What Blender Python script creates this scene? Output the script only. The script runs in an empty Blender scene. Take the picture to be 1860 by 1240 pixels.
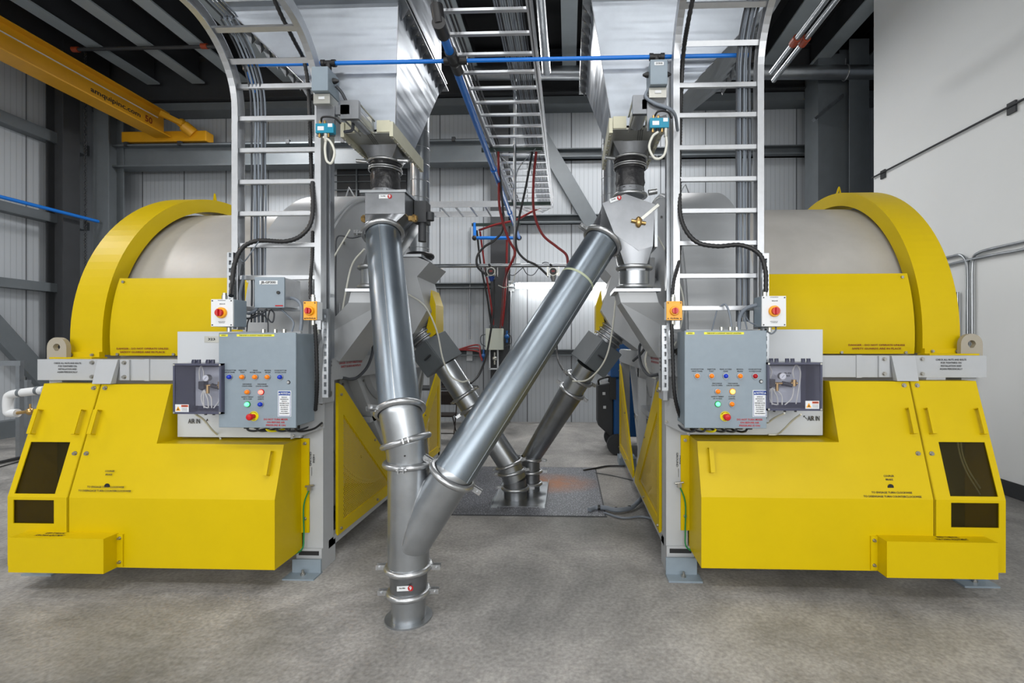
import bpy, bmesh, math, random
from mathutils import Vector as V, Matrix
random.seed(7)
SC = bpy.context.scene
COL = SC.collection
# ------------------------------------------------------------------ camera
F_, CX_, CY_, H_, YAW = 878., 1003., 625., 1.6, math.radians(2.02)
cd = bpy.data.cameras.new('camera'); cam = bpy.data.objects.new('camera', cd); COL.objects.link(cam)
cam.location = (0, 0, H_); cam.rotation_euler = (math.pi/2, 0, YAW)
cd.sensor_width = 36; cd.lens = F_/1860*36
cd.shift_x = -(CX_-930)/1860; cd.shift_y = (CY_-620)/1860
cd.clip_start = .05; cd.clip_end = 100
SC.camera = cam
# ------------------------------------------------------------------ world, exposure
w = bpy.data.worlds.new('world'); SC.world = w; w.use_nodes = True
w.node_tree.nodes['Background'].inputs[0].default_value = (.55, .62, .7, 1)
w.node_tree.nodes['Background'].inputs[1].default_value = .15
SC.view_settings.view_transform = 'Standard'; SC.view_settings.look = 'None'
SC.view_settings.gamma = 1; SC.view_settings.use_curve_mapping = False
SC.view_settings.exposure = 0.27
# ------------------------------------------------------------------ fill lamps (unseen, added overhead and behind the camera)
def lamp(name, loc, size, power, col=(1, 1, 1), rot=(0, 0, 0)):
    l = bpy.data.lights.new(name, 'AREA'); l.shape = 'RECTANGLE'; l.size, l.size_y = size
    l.energy = power; l.color = col
    o = bpy.data.objects.new(name, l); COL.objects.link(o); o.location = loc; o.rotation_euler = rot
    return o
LAMPS = [(-6.2, -.6, 6.2), (-2.6, -1.6, 6.2), (1.6, -1.6, 6.2), (-8.2, 3.0, 6.2), (-.5, 1.0, 6.2), (-.6, 7.6, 6.0), (1.6, 8.5, 6.3), (-5.4, 8.4, 6.0)]
LPOW = [80, 75, 80, 340, 45, 120, 60, 110]
for p, e in zip(LAMPS, LPOW): lamp('overhead_fill_light', p, (1.4, .6), e)  # unseen overhead fills, some placed to brighten the left and back walls
for x, e in ((-5.6, 62), (-2.6, 72), (.4, 90), (3.0, 76)): lamp('rear_fill_light', (x, -3.6, 2.7), (2.6, 1.8), e, rot=(math.radians(78), 0, 0))  # added fill panels behind the camera, brightening machine fronts and right wall

# ------------------------------------------------------------------ helpers
s_, c_ = math.sin(YAW), math.cos(YAW)
def ray(px, py):
    a = px-CX_; b = CY_-py
    return V((-s_*F_+c_*a, c_*F_+s_*a, b))
def P(px, py, D): r = ray(px, py); return V((0, 0, H_))+r*(D/r.y)
def PX(px, py, X): r = ray(px, py); return V((0, 0, H_))+r*(X/r.x)
def PZ(px, py, Z=0): r = ray(px, py); return V((0, 0, H_))+r*((Z-H_)/r.z)

MATS = {}
def mat(name, col, metal=0., rough=.5, noise=0., nscale=6., bump=0., bscale=40., emit=0, alpha=1, trans=0, extra=None, rvar=0., stretch=None):
    m = bpy.data.materials.new(name); m.use_nodes = True; MATS[name] = m
    nt = m.node_tree; b = nt.nodes['Principled BSDF']
    b.inputs['Base Color'].default_value = (*col, 1); b.inputs['Metallic'].default_value = metal
    b.inputs['Roughness'].default_value = rough
    if emit:
        b.inputs['Emission Color'].default_value = (*col, 1); b.inputs['Emission Strength'].default_value = emit
    if trans: b.inputs['Transmission Weight'].default_value = trans
    tc = nt.nodes.new('ShaderNodeTexCoord')
    co = tc.outputs['Object']
    if stretch:
        mp = nt.nodes.new('ShaderNodeMapping'); mp.inputs['Scale'].default_value = stretch
        nt.links.new(co, mp.inputs[0]); co = mp.outputs[0]
    if noise or rvar:
        n = nt.nodes.new('ShaderNodeTexNoise'); n.inputs['Scale'].default_value = nscale; n.inputs['Detail'].default_value = 6
        n.inputs['Roughness'].default_value = .62
        nt.links.new(co, n.inputs['Vector'])
        if noise:
            r = nt.nodes.new('ShaderNodeValToRGB'); r.color_ramp.elements[0].position = .3; r.color_ramp.elements[1].position = .7
            r.color_ramp.elements[0].color = (*[max(0, c*(1-noise)) for c in col], 1)
            r.color_ramp.elements[1].color = (*[min(1, c*(1+noise)) for c in col], 1)
            nt.links.new(n.outputs['Fac'], r.inputs[0]); nt.links.new(r.outputs[0], b.inputs['Base Color'])
        if rvar:
            mr = nt.nodes.new('ShaderNodeMapRange'); mr.inputs[1].default_value = .3; mr.inputs[2].default_value = .7
            mr.inputs[3].default_value = rough-rvar; mr.inputs[4].default_value = rough+rvar
            nt.links.new(n.outputs['Fac'], mr.inputs[0]); nt.links.new(mr.outputs[0], b.inputs['Roughness'])
    if bump:
        n2 = nt.nodes.new('ShaderNodeTexNoise'); n2.inputs['Scale'].default_value = bscale; n2.inputs['Detail'].default_value = 4
        nt.links.new(tc.outputs['Object'], n2.inputs['Vector'])
        bp = nt.nodes.new('ShaderNodeBump'); bp.inputs['Strength'].default_value = bump; bp.inputs['Distance'].default_value = .01
        nt.links.new(n2.outputs['Fac'], bp.inputs['Height']); nt.links.new(bp.outputs[0], b.inputs['Normal'])
    if extra: extra(nt, b, tc)
    return m
def sr(r, g, b):
    f = lambda c: (c/255/12.92) if c/255 <= .04045 else ((c/255+.055)/1.055)**2.4
    return (f(r), f(g), f(b))

YEL = mat('yellow_paint', (.59, .425, .0), 0, .42, .03, 3)
YEL.node_tree.nodes['Principled BSDF'].inputs['Specular IOR Level'].default_value = .2
YDK = mat('crane_paint', (.62, .30, .008), 0, .42, .06, 3)
GRY = mat('machine_grey_paint', sr(172, 175, 178), 0, .38, .04, 4)
DRUM = mat('drum_grey_paint', sr(176, 173, 168), 0, .45, .06, 5)
ENC = mat('enclosure_grey', sr(130, 143, 153), 0, .42, .03, 20)
STEELG = mat('structural_grey', sr(98, 104, 108), 0, .5, .08, 4)
STEELD = mat('dark_structural_grey', sr(50, 52, 55), 0, .6, .1, 4)
GALV = mat('galvanised_steel', (.38, .40, .42), .92, .32, .09, 6, rvar=.05, bump=.012, bscale=25)
GALD = mat('mill_steel', (.23, .24, .255), .88, .34, .14, 5, rvar=.06, bump=.015, bscale=20)
def band_extra(nt, b, tc):
    mp = nt.nodes.new('ShaderNodeMapping'); mp.inputs['Scale'].default_value = (.25, .25, 2.4); nt.links.new(tc.outputs['Object'], mp.inputs[0])
    n = nt.nodes.new('ShaderNodeTexNoise'); n.inputs['Scale'].default_value = 2.6; n.inputs['Detail'].default_value = 2; nt.links.new(mp.outputs[0], n.inputs['Vector'])
    bp = nt.nodes.new('ShaderNodeBump'); bp.inputs['Strength'].default_value = .35; bp.inputs['Distance'].default_value = .05
    nt.links.new(n.outputs['Fac'], bp.inputs['Height']); nt.links.new(bp.outputs[0], b.inputs['Normal'])
GALH = mat('hopper_sheet', (.36, .39, .43), .93, .40, .12, 4, rvar=.06, extra=band_extra)
JST = mat('joist_flange_bounce', sr(150, 158, 162), 0, .5, .06, 3)  # structural grey lightened to stand in for bounce light from below
ALU = mat('aluminium', (.5, .515, .535), .9, .42, .05, 20)
STL = mat('stainless', (.50, .50, .46), .85, .35, .08, 12)
BEI = mat('gate_beige', sr(196, 194, 172), .2, .45, .05, 12)
CLAMP = mat('clamp_steel', (.45, .46, .47), .9, .32, .15, 30)
BOLT = mat('bolt_steel', (.40, .39, .36), .9, .35)
BLK = mat('black_rubber', (.012, .012, .013), 0, .45)
SLV = mat('black_sleeve', (.02, .02, .022), 0, .35, .2, 12, bump=.9, bscale=22)
CAB = mat('grey_cable', sr(120, 128, 138), 0, .5)
CBD = mat('dark_cable', sr(60, 63, 68), 0, .5)
WCB = mat('white_tube', sr(205, 205, 195), 0, .5)
RED = mat('red_hose', sr(125, 22, 22), 0, .45)
BLU = mat('blue_pipe', sr(14, 112, 205), 0, .35)
TEAL = mat('teal_valve', sr(14, 130, 160), 0, .35)
WHT = mat('white_label', sr(215, 218, 220), 0, .5)
PWH = mat('white_plate', sr(192, 196, 200), 0, .45)
INK = mat('black_ink', (.01, .01, .01), 0, .6)
INKR = mat('red_ink', sr(170, 20, 25), 0, .6)
INKB = mat('brown_ink', sr(120, 38, 10), 0, .6)
NBLU = mat('notice_blue', sr(20, 60, 140), 0, .5)
LYEL = mat('label_yellow', sr(228, 222, 60), 0, .5)
ORN = mat('orange_lens', sr(240, 130, 15), 0, .25)
BLN = mat('blue_lens', sr(10, 50, 180), 0, .25)
REN = mat('red_lens', sr(165, 10, 25), 0, .25)
LRED = mat('lit_red', (1, .16, .12), 0, .3, emit=2.0)
LGRN = mat('lit_green', (.15, 1, .38), 0, .3, emit=1.1)
LYL = mat('lit_yellow', (1, .66, .12), 0, .3, emit=1.8)
ERED = mat('switch_red', sr(190, 15, 22), 0, .3)
EYEL = mat('switch_yellow', sr(240, 165, 30), 0, .4)
ESY = mat('stop_yellow', sr(230, 215, 20), 0, .4)
BRASS = mat('brass', (.55, .36, .14), .9, .3)
GRNW = mat('green_wire', sr(10, 120, 60), 0, .4)
TUBE = mat('lit_tube', (1, 1, .98), 0, .3, emit=22)
PVC = mat('white_pipe_cover', sr(215, 217, 218), 0, .5)
SCB = mat('scrubber_blue', sr(15, 80, 140), 0, .4)
CHR = mat('chair_brown', sr(45, 38, 34), .3, .4)
DARKIN = mat('dark_interior', (.02, .018, .01), 0, .8)
CEIL = mat('roof_deck', sr(40, 41, 43), 0, .8, .1, 3)
WGRN = mat('strut_green', sr(18, 40, 34), 0, .5)

def floor_extra(nt, b, tc):
    n = nt.nodes.new('ShaderNodeTexNoise'); n.inputs['Scale'].default_value = .9; n.inputs['Detail'].default_value = 9; n.inputs['Roughness'].default_value = .65
    n.inputs['Distortion'].default_value = .6
    n2 = nt.nodes.new('ShaderNodeTexNoise'); n2.inputs['Scale'].default_value = 45; n2.inputs['Detail'].default_value = 6
    n3 = nt.nodes.new('ShaderNodeTexNoise'); n3.inputs['Scale'].default_value = 4.5; n3.inputs['Detail'].default_value = 7; n3.inputs['Roughness'].default_value = .7
    for q in (n, n2, n3): nt.links.new(tc.outputs['Object'], q.inputs['Vector'])
    r = nt.nodes.new('ShaderNodeValToRGB'); e = r.color_ramp.elements
    e[0].position = .32; e[0].color = (*sr(108, 107, 105), 1); e[1].position = .66; e[1].color = (*sr(168, 165, 161), 1)
    nt.links.new(n.outputs['Fac'], r.inputs[0])
    def mul(src, fac_node, lo, hi):
        mr = nt.nodes.new('ShaderNodeMapRange'); mr.inputs[1].default_value = .3; mr.inputs[2].default_value = .7
        mr.inputs[3].default_value = lo; mr.inputs[4].default_value = hi
        nt.links.new(fac_node.outputs['Fac'], mr.inputs[0])
        x = nt.nodes.new('ShaderNodeVectorMath'); x.operation = 'SCALE'
        nt.links.new(src, x.inputs[0]); nt.links.new(mr.outputs[0], x.inputs['Scale']); return x.outputs[0]
    o = mul(mul(r.outputs[0], n3, .78, 1.14), n2, .74, 1.2)
    nt.links.new(o, b.inputs['Base Color'])
    bp = nt.nodes.new('ShaderNodeBump'); bp.inputs['Strength'].default_value = .25; bp.inputs['Distance'].default_value = .004
    nt.links.new(n2.outputs['Fac'], bp.inputs['Height']); nt.links.new(bp.outputs[0], b.inputs['Normal'])
    mr = nt.nodes.new('ShaderNodeMapRange'); mr.inputs[3].default_value = .38; mr.inputs[4].default_value = .7
    nt.links.new(n3.outputs['Fac'], mr.inputs[0]); nt.links.new(mr.outputs[0], b.inputs['Roughness'])
FLOOR = mat('polished_concrete', (.3, .3, .3), extra=floor_extra)

def panel_extra(axis, base, seam):
    def ex(nt, b, tc):
        sp = nt.nodes.new('ShaderNodeSeparateXYZ'); nt.links.new(tc.outputs['Object'], sp.inputs[0])
        def band(period, width):
            m1 = nt.nodes.new('ShaderNodeMath'); m1.operation = 'DIVIDE'; m1.inputs[1].default_value = period
            nt.links.new(sp.outputs[axis], m1.inputs[0])
            m2 = nt.nodes.new('ShaderNodeMath'); m2.operation = 'FRACT'; nt.links.new(m1.outputs[0], m2.inputs[0])
            m3 = nt.nodes.new('ShaderNodeMath'); m3.operation = 'LESS_THAN'; m3.inputs[1].default_value = width/period
            nt.links.new(m2.outputs[0], m3.inputs[0]); return m3.outputs[0]
        a = band(.09, .014); c = band(.91, .022)
        mx = nt.nodes.new('ShaderNodeMath'); mx.operation = 'MAXIMUM'; nt.links.new(a, mx.inputs[0]); nt.links.new(c, mx.inputs[1])
        col = nt.nodes.new('ShaderNodeMix'); col.data_type = 'RGBA'
        col.inputs[6].default_value = (*base, 1); col.inputs[7].default_value = (*seam, 1)
        m4 = nt.nodes.new('ShaderNodeMath'); m4.operation = 'MULTIPLY'; m4.inputs[1].default_value = .22; nt.links.new(a, m4.inputs[0])
        m5 = nt.nodes.new('ShaderNodeMath'); m5.operation = 'MAXIMUM'; nt.links.new(m4.outputs[0], m5.inputs[0]); nt.links.new(c, m5.inputs[1])
        nt.links.new(m5.outputs[0], col.inputs[0]); nt.links.new(col.outputs[2], b.inputs['Base Color'])
        bp = nt.nodes.new('ShaderNodeBump'); bp.invert = True; bp.inputs['Strength'].default_value = .6; bp.inputs['Distance'].default_value = .006
        nt.links.new(mx.outputs[0], bp.inputs['Height']); nt.links.new(bp.outputs[0], b.inputs['Normal'])
    return ex
PANX = mat('ribbed_wall_panel', (.5, .5, .5), .0, .45, extra=panel_extra(0, sr(176, 181, 186), sr(95, 98, 102)))
PANY = mat('ribbed_wall_panel_side', (.5, .5, .5), .0, .45, extra=panel_extra(1, sr(176, 181, 186), sr(95, 98, 102)))
WWALL = mat('smooth_white_wall', sr(232, 234, 234), 0, .6, .015, 1.2)

def holes(period, duty, dark=True):
    def ex(nt, b, tc):
        # staggered round holes punched through the sheet, in the sheet's own plane (local y-z)
        sp = nt.nodes.new('ShaderNodeSeparateXYZ'); nt.links.new(tc.outputs['Object'], sp.inputs[0])
        def M(op, a, c=None):
            m = nt.nodes.new('ShaderNodeMath'); m.operation = op
            for i, q in enumerate((a, c)):
                if q is None: continue
                if isinstance(q, (int, float)): m.inputs[i].default_value = q
                else: nt.links.new(q, m.inputs[i])
            return m.outputs[0]
        z = M('DIVIDE', sp.outputs[2], period*.7); row = M('FLOOR', z)
        y = M('ADD', M('DIVIDE', sp.outputs[1], period), M('MULTIPLY', row, .5))
        dz = M('MULTIPLY', M('SUBTRACT', M('FRACT', z), .5), .7); dy = M('SUBTRACT', M('FRACT', y), .5)
        d = M('SQRT', M('ADD', M('MULTIPLY', dz, dz), M('MULTIPLY', dy, dy)))
        h = M('LESS_THAN', d, duty)
        t = nt.nodes.new('ShaderNodeBsdfTransparent'); mix = nt.nodes.new('ShaderNodeMixShader')
        out = [n for n in nt.nodes if n.type == 'OUTPUT_MATERIAL'][0]
        nt.links.new(h, mix.inputs[0]); nt.links.new(b.outputs[0], mix.inputs[1]); nt.links.new(t.outputs[0], mix.inputs[2])
        nt.links.new(mix.outputs[0], out.inputs[0])
    return ex
MESHY = mat('perforated_yellow', (.70, .48, .002), 0, .4, extra=holes(.022, .27))
def clear_extra(tint, fac):
    def ex(nt, b, tc):
        t = nt.nodes.new('ShaderNodeBsdfTransparent'); t.inputs[0].default_value = (*tint, 1)
        mix = nt.nodes.new('ShaderNodeMixShader'); mix.inputs[0].default_value = fac
        out = [n for n in nt.nodes if n.type == 'OUTPUT_MATERIAL'][0]
        nt.links.new(b.outputs[0], mix.inputs[1]); nt.links.new(t.outputs[0], mix.inputs[2]); nt.links.new(mix.outputs[0], out.inputs[0])
    return ex
CLEAR = mat('clear_cover', (.35, .35, .42), 0, .08, extra=clear_extra((.97, .97, 1.0), .93))
SMOKE = mat('smoked_window', (.05, .045, .02), 0, .12, extra=clear_extra((.72, .69, .55), .82))
SMKW = mat('smoked_case', sr(72, 74, 92), 0, .2)
def tread_extra(nt, b, tc):
    v = nt.nodes.new('ShaderNodeTexVoronoi'); v.inputs['Scale'].default_value = 75
    mp = nt.nodes.new('ShaderNodeMapping'); mp.inputs['Scale'].default_value = (1, .6, 1); mp.inputs['Rotation'].default_value = (0, 0, .6)
    nt.links.new(tc.outputs['Object'], mp.inputs[0]); nt.links.new(mp.outputs[0], v.inputs['Vector'])
    r = nt.nodes.new('ShaderNodeValToRGB'); r.color_ramp.elements[0].position = .2; r.color_ramp.elements[1].position = .42
    r.color_ramp.elements[0].color = (*sr(160, 161, 168), 1); r.color_ramp.elements[1].color = (*sr(96, 98, 104), 1)
    nt.links.new(v.outputs['Distance'], r.inputs[0])
    g = nt.nodes.new('ShaderNodeTexGradient'); g.gradient_type = 'SPHERICAL'
    mp2 = nt.nodes.new('ShaderNodeMapping'); mp2.inputs['Location'].default_value = (-.33*1.7, -.25*2.3, 0); mp2.inputs['Scale'].default_value = (1.7, 2.3, 1)
    nt.links.new(tc.outputs['Object'], mp2.inputs[0]); nt.links.new(mp2.outputs[0], g.inputs[0])
    n = nt.nodes.new('ShaderNodeTexNoise'); n.inputs['Scale'].default_value = 8; nt.links.new(tc.outputs['Object'], n.inputs['Vector'])
    m = nt.nodes.new('ShaderNodeMath'); m.operation = 'MULTIPLY'; nt.links.new(g.outputs['Fac'], m.inputs[0]); nt.links.new(n.outputs['Fac'], m.inputs[1])
    m.use_clamp = True; m2 = nt.nodes.new('ShaderNodeMath'); m2.operation = 'MULTIPLY'; m2.inputs[1].default_value = 2.2; m2.use_clamp = True; nt.links.new(m.outputs[0], m2.inputs[0]); m = m2
    mx = nt.nodes.new('ShaderNodeMix'); mx.data_type = 'RGBA'; mx.inputs[7].default_value = (*sr(150, 95, 55), 1)
    nt.links.new(m.outputs[0], mx.inputs[0]); nt.links.new(r.outputs[0], mx.inputs[6]); nt.links.new(mx.outputs[2], b.inputs['Base Color'])
    bp = nt.nodes.new('ShaderNodeBump'); bp.invert = True; bp.inputs['Strength'].default_value = .6; bp.inputs['Distance'].default_value = .004
    nt.links.new(v.outputs['Distance'], bp.inputs['Height']); nt.links.new(bp.outputs[0], b.inputs['Normal'])
TREAD = mat('tread_plate', (.3, .3, .3), .45, .42, extra=tread_extra)
def corr_extra(nt, b, tc):
    pass

ORG = {}
TXT = {}
def text_mesh(s):
    if s in TXT: return TXT[s]
    cu = bpy.data.curves.new('t', 'FONT'); cu.body = s; cu.size = 1; cu.align_x = 'CENTER'; cu.align_y = 'CENTER'; cu.offset = .022
    cu.resolution_u = 2; cu.space_line = .95
    o = bpy.data.objects.new('t', cu); COL.objects.link(o)
    me = bpy.data.meshes.new_from_object(o)
    vs = [v.co.copy() for v in me.vertices]; fs = [tuple(p.vertices) for p in me.polygons]
    bpy.data.objects.remove(o); bpy.data.curves.remove(cu); bpy.data.meshes.remove(me)
    TXT[s] = (vs, fs); return TXT[s]

class MB:
    def __init__(s): s.v = []; s.f = []; s.m = []; s.sm = []; s.mi = 0; s.nofix = False
    def use(s, i): s.mi = i; return s
    def add(s, vs, fs, smooth=False):
        o = len(s.v); s.v += [V(q) for q in vs]
        for f in fs: s.f.append(tuple(i+o for i in f)); s.m.append(s.mi); s.sm.append(smooth)
        return s
    def box(s, x0, y0, z0, x1, y1, z1):
        v = [(x, y, z) for x in (x0, x1) for y in (y0, y1) for z in (z0, z1)]
        return s.add(v, [(0, 1, 3, 2), (4, 6, 7, 5), (0, 4, 5, 1), (2, 3, 7, 6), (0, 2, 6, 4), (1, 5, 7, 3)])
    def hexa(s, a, b):   # two matching quads
        return s.loft([a, b])
    def obox(s, c, ax, ay, az):
        c, ax, ay, az = V(c), V(ax), V(ay), V(az)
        v = [c+i*ax+j*ay+k*az for i in (-1, 1) for j in (-1, 1) for k in (-1, 1)]
        return s.add(v, [(0, 1, 3, 2), (4, 6, 7, 5), (0, 4, 5, 1), (2, 3, 7, 6), (0, 2, 6, 4), (1, 5, 7, 3)])
    def beam(s, p0, p1, w_, h, up=(0, 0, 1)):
        p0, p1 = V(p0), V(p1); d = (p1-p0)
        up = V(up); sd = d.cross(up)
        if sd.length < 1e-6: sd = d.cross(V((1, 0, 0)))
        sd.normalize(); u2 = sd.cross(d).normalized()
        return s.obox((p0+p1)/2, d/2, sd*w_/2, u2*h/2)
    def ibeam(s, p0, p1, w_, h, t=.02, up=(0, 0, 1)):
        p0, p1 = V(p0), V(p1); d = (p1-p0); u = V(up); sd = d.cross(u).normalized(); u2 = sd.cross(d).normalized()
        c = (p0+p1)/2
        s.obox(c, d/2, sd*t/2, u2*(h/2-t))
        s.obox(c+u2*(h/2-t/2), d/2, sd*w_/2, u2*t/2); s.obox(c-u2*(h/2-t/2), d/2, sd*w_/2, u2*t/2)
        return s
    def loft(s, loops, caps=True, smooth=False, closed=True):
        n = len(loops[0]); vs = [V(p) for l in loops for p in l]; fs = []
        for i in range(len(loops)-1):
            for j in range(n if closed else n-1):
                k = (j+1) % n; fs.append((i*n+j, i*n+k, (i+1)*n+k, (i+1)*n+j))
        s.add(vs, fs, smooth)
        if caps:
            s.add([V(p) for p in loops[0]], [tuple(range(n))]); s.add([V(p) for p in loops[-1]], [tuple(range(n))])
        return s
    def prism(s, poly, vec):
        v = V(vec); return s.loft([[V(p) for p in poly], [V(p)+v for p in poly]])
    def frame(s, d):
        d = V(d).normalized(); a = V((0, 0, 1)) if abs(d.z) < .9 else V((1, 0, 0))
        x = d.cross(a).normalized(); return x, d.cross(x).normalized(), d
    def circ(s, c, d, r, n, ph=0):
        x, y, _ = s.frame(d); c = V(c)
        return [c+x*math.cos(ph+2*math.pi*i/n)*r+y*math.sin(ph+2*math.pi*i/n)*r for i in range(n)]
    def cyl(s, p0, p1, r0, r1=None, n=28, caps=True, smooth=True):
        r1 = r0 if r1 is None else r1; d = V(p1)-V(p0)
        return s.loft([s.circ(p0, d, r0, n), s.circ(p1, d, r1, n)], caps, smooth)
    def lathe(s, c, d, prof, n=40, caps=True, smooth=True):  # prof [(t along d, r)]
        d = V(d).normalized(); c = V(c)
        return s.loft([s.circ(c+d*t, d, max(r, 1e-4), n) for t, r in prof], caps, smooth)
    def ring(s, c, d, R, r, n=40, m=10):
        x, y, z = s.frame(d); c = V(c); vs = []; fs = []
        for i in range(n):
            a = 2*math.pi*i/n; e = x*math.cos(a)+y*math.sin(a)
            for j in range(m):
                b = 2*math.pi*j/m; vs.append(c+e*(R+r*math.cos(b))+z*r*math.sin(b))
        for i in range(n):
            for j in range(m):
                fs.append((i*m+j, ((i+1) % n)*m+j, ((i+1) % n)*m+(j+1) % m, i*m+(j+1) % m))
        return s.add(vs, fs, True)
    def tube(s, pts, r, n=8, sub=6, ribs=0):
        pts = [V(p) for p in pts]; q = []
        if len(pts) > 2 and sub > 1:
            e = [pts[0]*2-pts[1]]+pts+[pts[-1]*2-pts[-2]]
            for i in range(1, len(e)-2):
                a, b, c, d = e[i-1:i+3]
                for k in range(sub):
                    t = k/sub; q.append(.5*((2*b)+(c-a)*t+(2*a-5*b+4*c-d)*t*t+(3*b-a-3*c+d)*t**3))
            q.append(pts[-1])
        else: q = pts
        if ribs:
            o = [q[0]]
            for a, b in zip(q, q[1:]):
                k = max(1, int((b-a).length/ribs))
                for i in range(1, k+1): o.append(a.lerp(b, i/k))
            q = o
        loops = []; x = None
        for i, p in enumerate(q):
            d = (q[min(i+1, len(q)-1)]-q[max(i-1, 0)]).normalized()
            if x is None: x = s.frame(d)[0]
            x = (x-d*x.dot(d)); x = x.normalized() if x.length > 1e-6 else s.frame(d)[0]
            y = d.cross(x); rr = r*(1 if (not ribs or i % 2) else .82)
            loops.append([p+x*math.cos(2*math.pi*j/n)*rr+y*math.sin(2*math.pi*j/n)*rr for j in range(n)])
        return s.loft(loops, True, True)
    def sphere(s, c, r, n=16, m=10, sc=(1, 1, 1)):
        c = V(c); loops = []
        for i in range(m+1):
            a = math.pi*i/m; loops.append([c+V((math.cos(2*math.pi*j/n)*math.sin(a)*sc[0], math.sin(2*math.pi*j/n)*math.sin(a)*sc[1], math.cos(a)*sc[2]))*r for j in range(n)])
        return s.loft(loops, False, True)
    def plate_hole(s, c, ex, ey, outline, hc, hr, th, n=24):   # flat plate with a round hole; outline as (x,y) star-shaped about hole
        c, ex, ey = V(c), V(ex), V(ey); ez = ex.cross(ey).normalized()*th
        m = len(outline)
        inner = [(hc[0]+hr*math.cos(math.atan2(y-hc[1], x-hc[0])), hc[1]+hr*math.sin(math.atan2(y-hc[1], x-hc[0]))) for x, y in outline]
        g = lambda q, k: c+ex*q[0]+ey*q[1]+ez*k
        o0 = [g(q, 0) for q in outline]; o1 = [g(q, 1) for q in outline]; i0 = [g(q, 0) for q in inner]; i1 = [g(q, 1) for q in inner]
        return s.loft([i0, o0, o1, i1, i0], False)
    def text(s, t, c, h, ex=(1, 0, 0), ey=(0, 0, 1), wscale=1., off=.0015, width=None):
        vs, fs = text_mesh(t)
        if width: wscale = width/((max(v.x for v in vs)-min(v.x for v in vs))*h/.72)
        ex, ey, c = V(ex).normalized(), V(ey).normalized(), V(c); ez = ex.cross(ey)
        h = h/.72
        return s.add([c+ex*(v.x*h*wscale)+ey*(v.y*h)+ez*off for v in vs], fs)
    def build(s, name, m, parent=None, label=None, cat=None, group=None, kind=None, bev=0, fix=True):
        if parent is None:
            xs = [v.x for v in s.v]; ys = [v.y for v in s.v]; zs = [v.z for v in s.v]
            org = V(((min(xs)+max(xs))/2, (min(ys)+max(ys))/2, min(zs)))
        else: org = ORG[parent]
        me = bpy.data.meshes.new(name); me.from_pydata([v-org for v in s.v], [], s.f)
        ml = m if isinstance(m, (list, tuple)) else [m]
        for q in ml: me.materials.append(q)
        me.polygons.foreach_set('material_index', s.m); me.polygons.foreach_set('use_smooth', s.sm)
        if fix and len(ml) == 1:
            bm = bmesh.new(); bm.from_mesh(me); bmesh.ops.remove_doubles(bm, verts=bm.verts, dist=1e-5)
            bmesh.ops.recalc_face_normals(bm, faces=bm.faces); bm.to_mesh(me); bm.free()
            if any(s.sm):
                try: me.set_sharp_from_angle(angle=math.radians(42))
                except Exception: pass
        me.update()
        o = bpy.data.objects.new(name, me); COL.objects.link(o); ORG[o] = org
        if parent is None: o.location = org
        else: o.parent = parent
        if label: o['label'] = label
        if cat: o['category'] = cat
        if group: o['group'] = group
        if kind: o['kind'] = kind
        if bev:
            b = o.modifiers.new('bevel', 'BEVEL'); b.width = bev; b.segments = 2; b.limit_method = 'ANGLE'; b.angle_limit = math.radians(40)
        return o
def thing(name, label, cat, loc, group=None):
    o = bpy.data.objects.new(name, None); COL.objects.link(o); o.location = V(loc); ORG[o] = V(loc); o.empty_display_size = .1
    o['label'] = label; o['category'] = cat
    if group: o['group'] = group
    return o
# =================================================================== the room
XL, XR, YB, YF, ZT = -9.75, 4.63, 9.95, -4.2, 7.45
st = dict(kind='structure')
MB().box(XL-.2, YF-.2, -.2, 8.2, YB+.2, 0).build('floor', FLOOR, **st)
MB().box(XL-.2, YF-.2, ZT, 8.2, YB+.2, ZT+.1).build('ceiling', CEIL, **st)
MB().box(XL-.2, YB, 0, 8.2, YB+.12, ZT).build('wall_back', PANX, **st)
MB().box(XL-.12, YF, 0, XL, YB, ZT).build('wall_left', PANY, **st)
MB().box(XR, YF, 0, XR+.2, 7.52, ZT).build('wall_right', WWALL, **st)
MB().box(8.0, 7.0, 0, 8.12, YB, ZT).build('wall_right_rear', STEELD, **st)
MB().box(XL-.1, YF-.12, 0, XR+.1, YF, ZT).build('wall_front', WWALL, **st)
MB().box(XR-.012, YF, 0, XR, 7.52, .16).build('baseboard_right', STEELD, **st)
n = [0]
def trim(mb, m): n[0] += 1; return mb.build('trim_%d' % n[0], m, **st)
# roof joists run front to back, lower flange coloured lighter for bounce light
for i in range(17):
    x = -9.3+.93*i
    mb = MB(); mb.box(x-.012, -3.9, 6.86, x+.012, 9.45, 7.4); mb.use(1).box(x-.13, -3.9, 6.83, x+.13, 9.45, 6.86)
    trim(mb, [STEELD, JST])
trim(MB().ibeam((XL, 9.6, 6.95), (8, 9.6, 6.95), .3, .85), STEELD)
trim(MB().box(XL, 9.55, 6.35, 8, 9.93, 6.5), STEELG)
# bay column in the left corner and further columns
trim(MB().ibeam((-9.15, 9.3, 0), (-9.15, 9.3, 6.5), .3, .34, up=(0, 1, 0)), STEELG)
trim(MB().ibeam((-9.45, 8.7, 0), (-9.45, 8.7, 7.2), .3, .34, up=(1, 0, 0)), STEELD)
xa, xb = P(893, 500, 9.7).x, P(925, 500, 9.7).x
trim(MB().ibeam(((xa+xb)/2, 9.72, 0), ((xa+xb)/2, 9.72, 6.4), xb-xa, .3, .025, up=(0, 1, 0)), STEELD)
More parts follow.
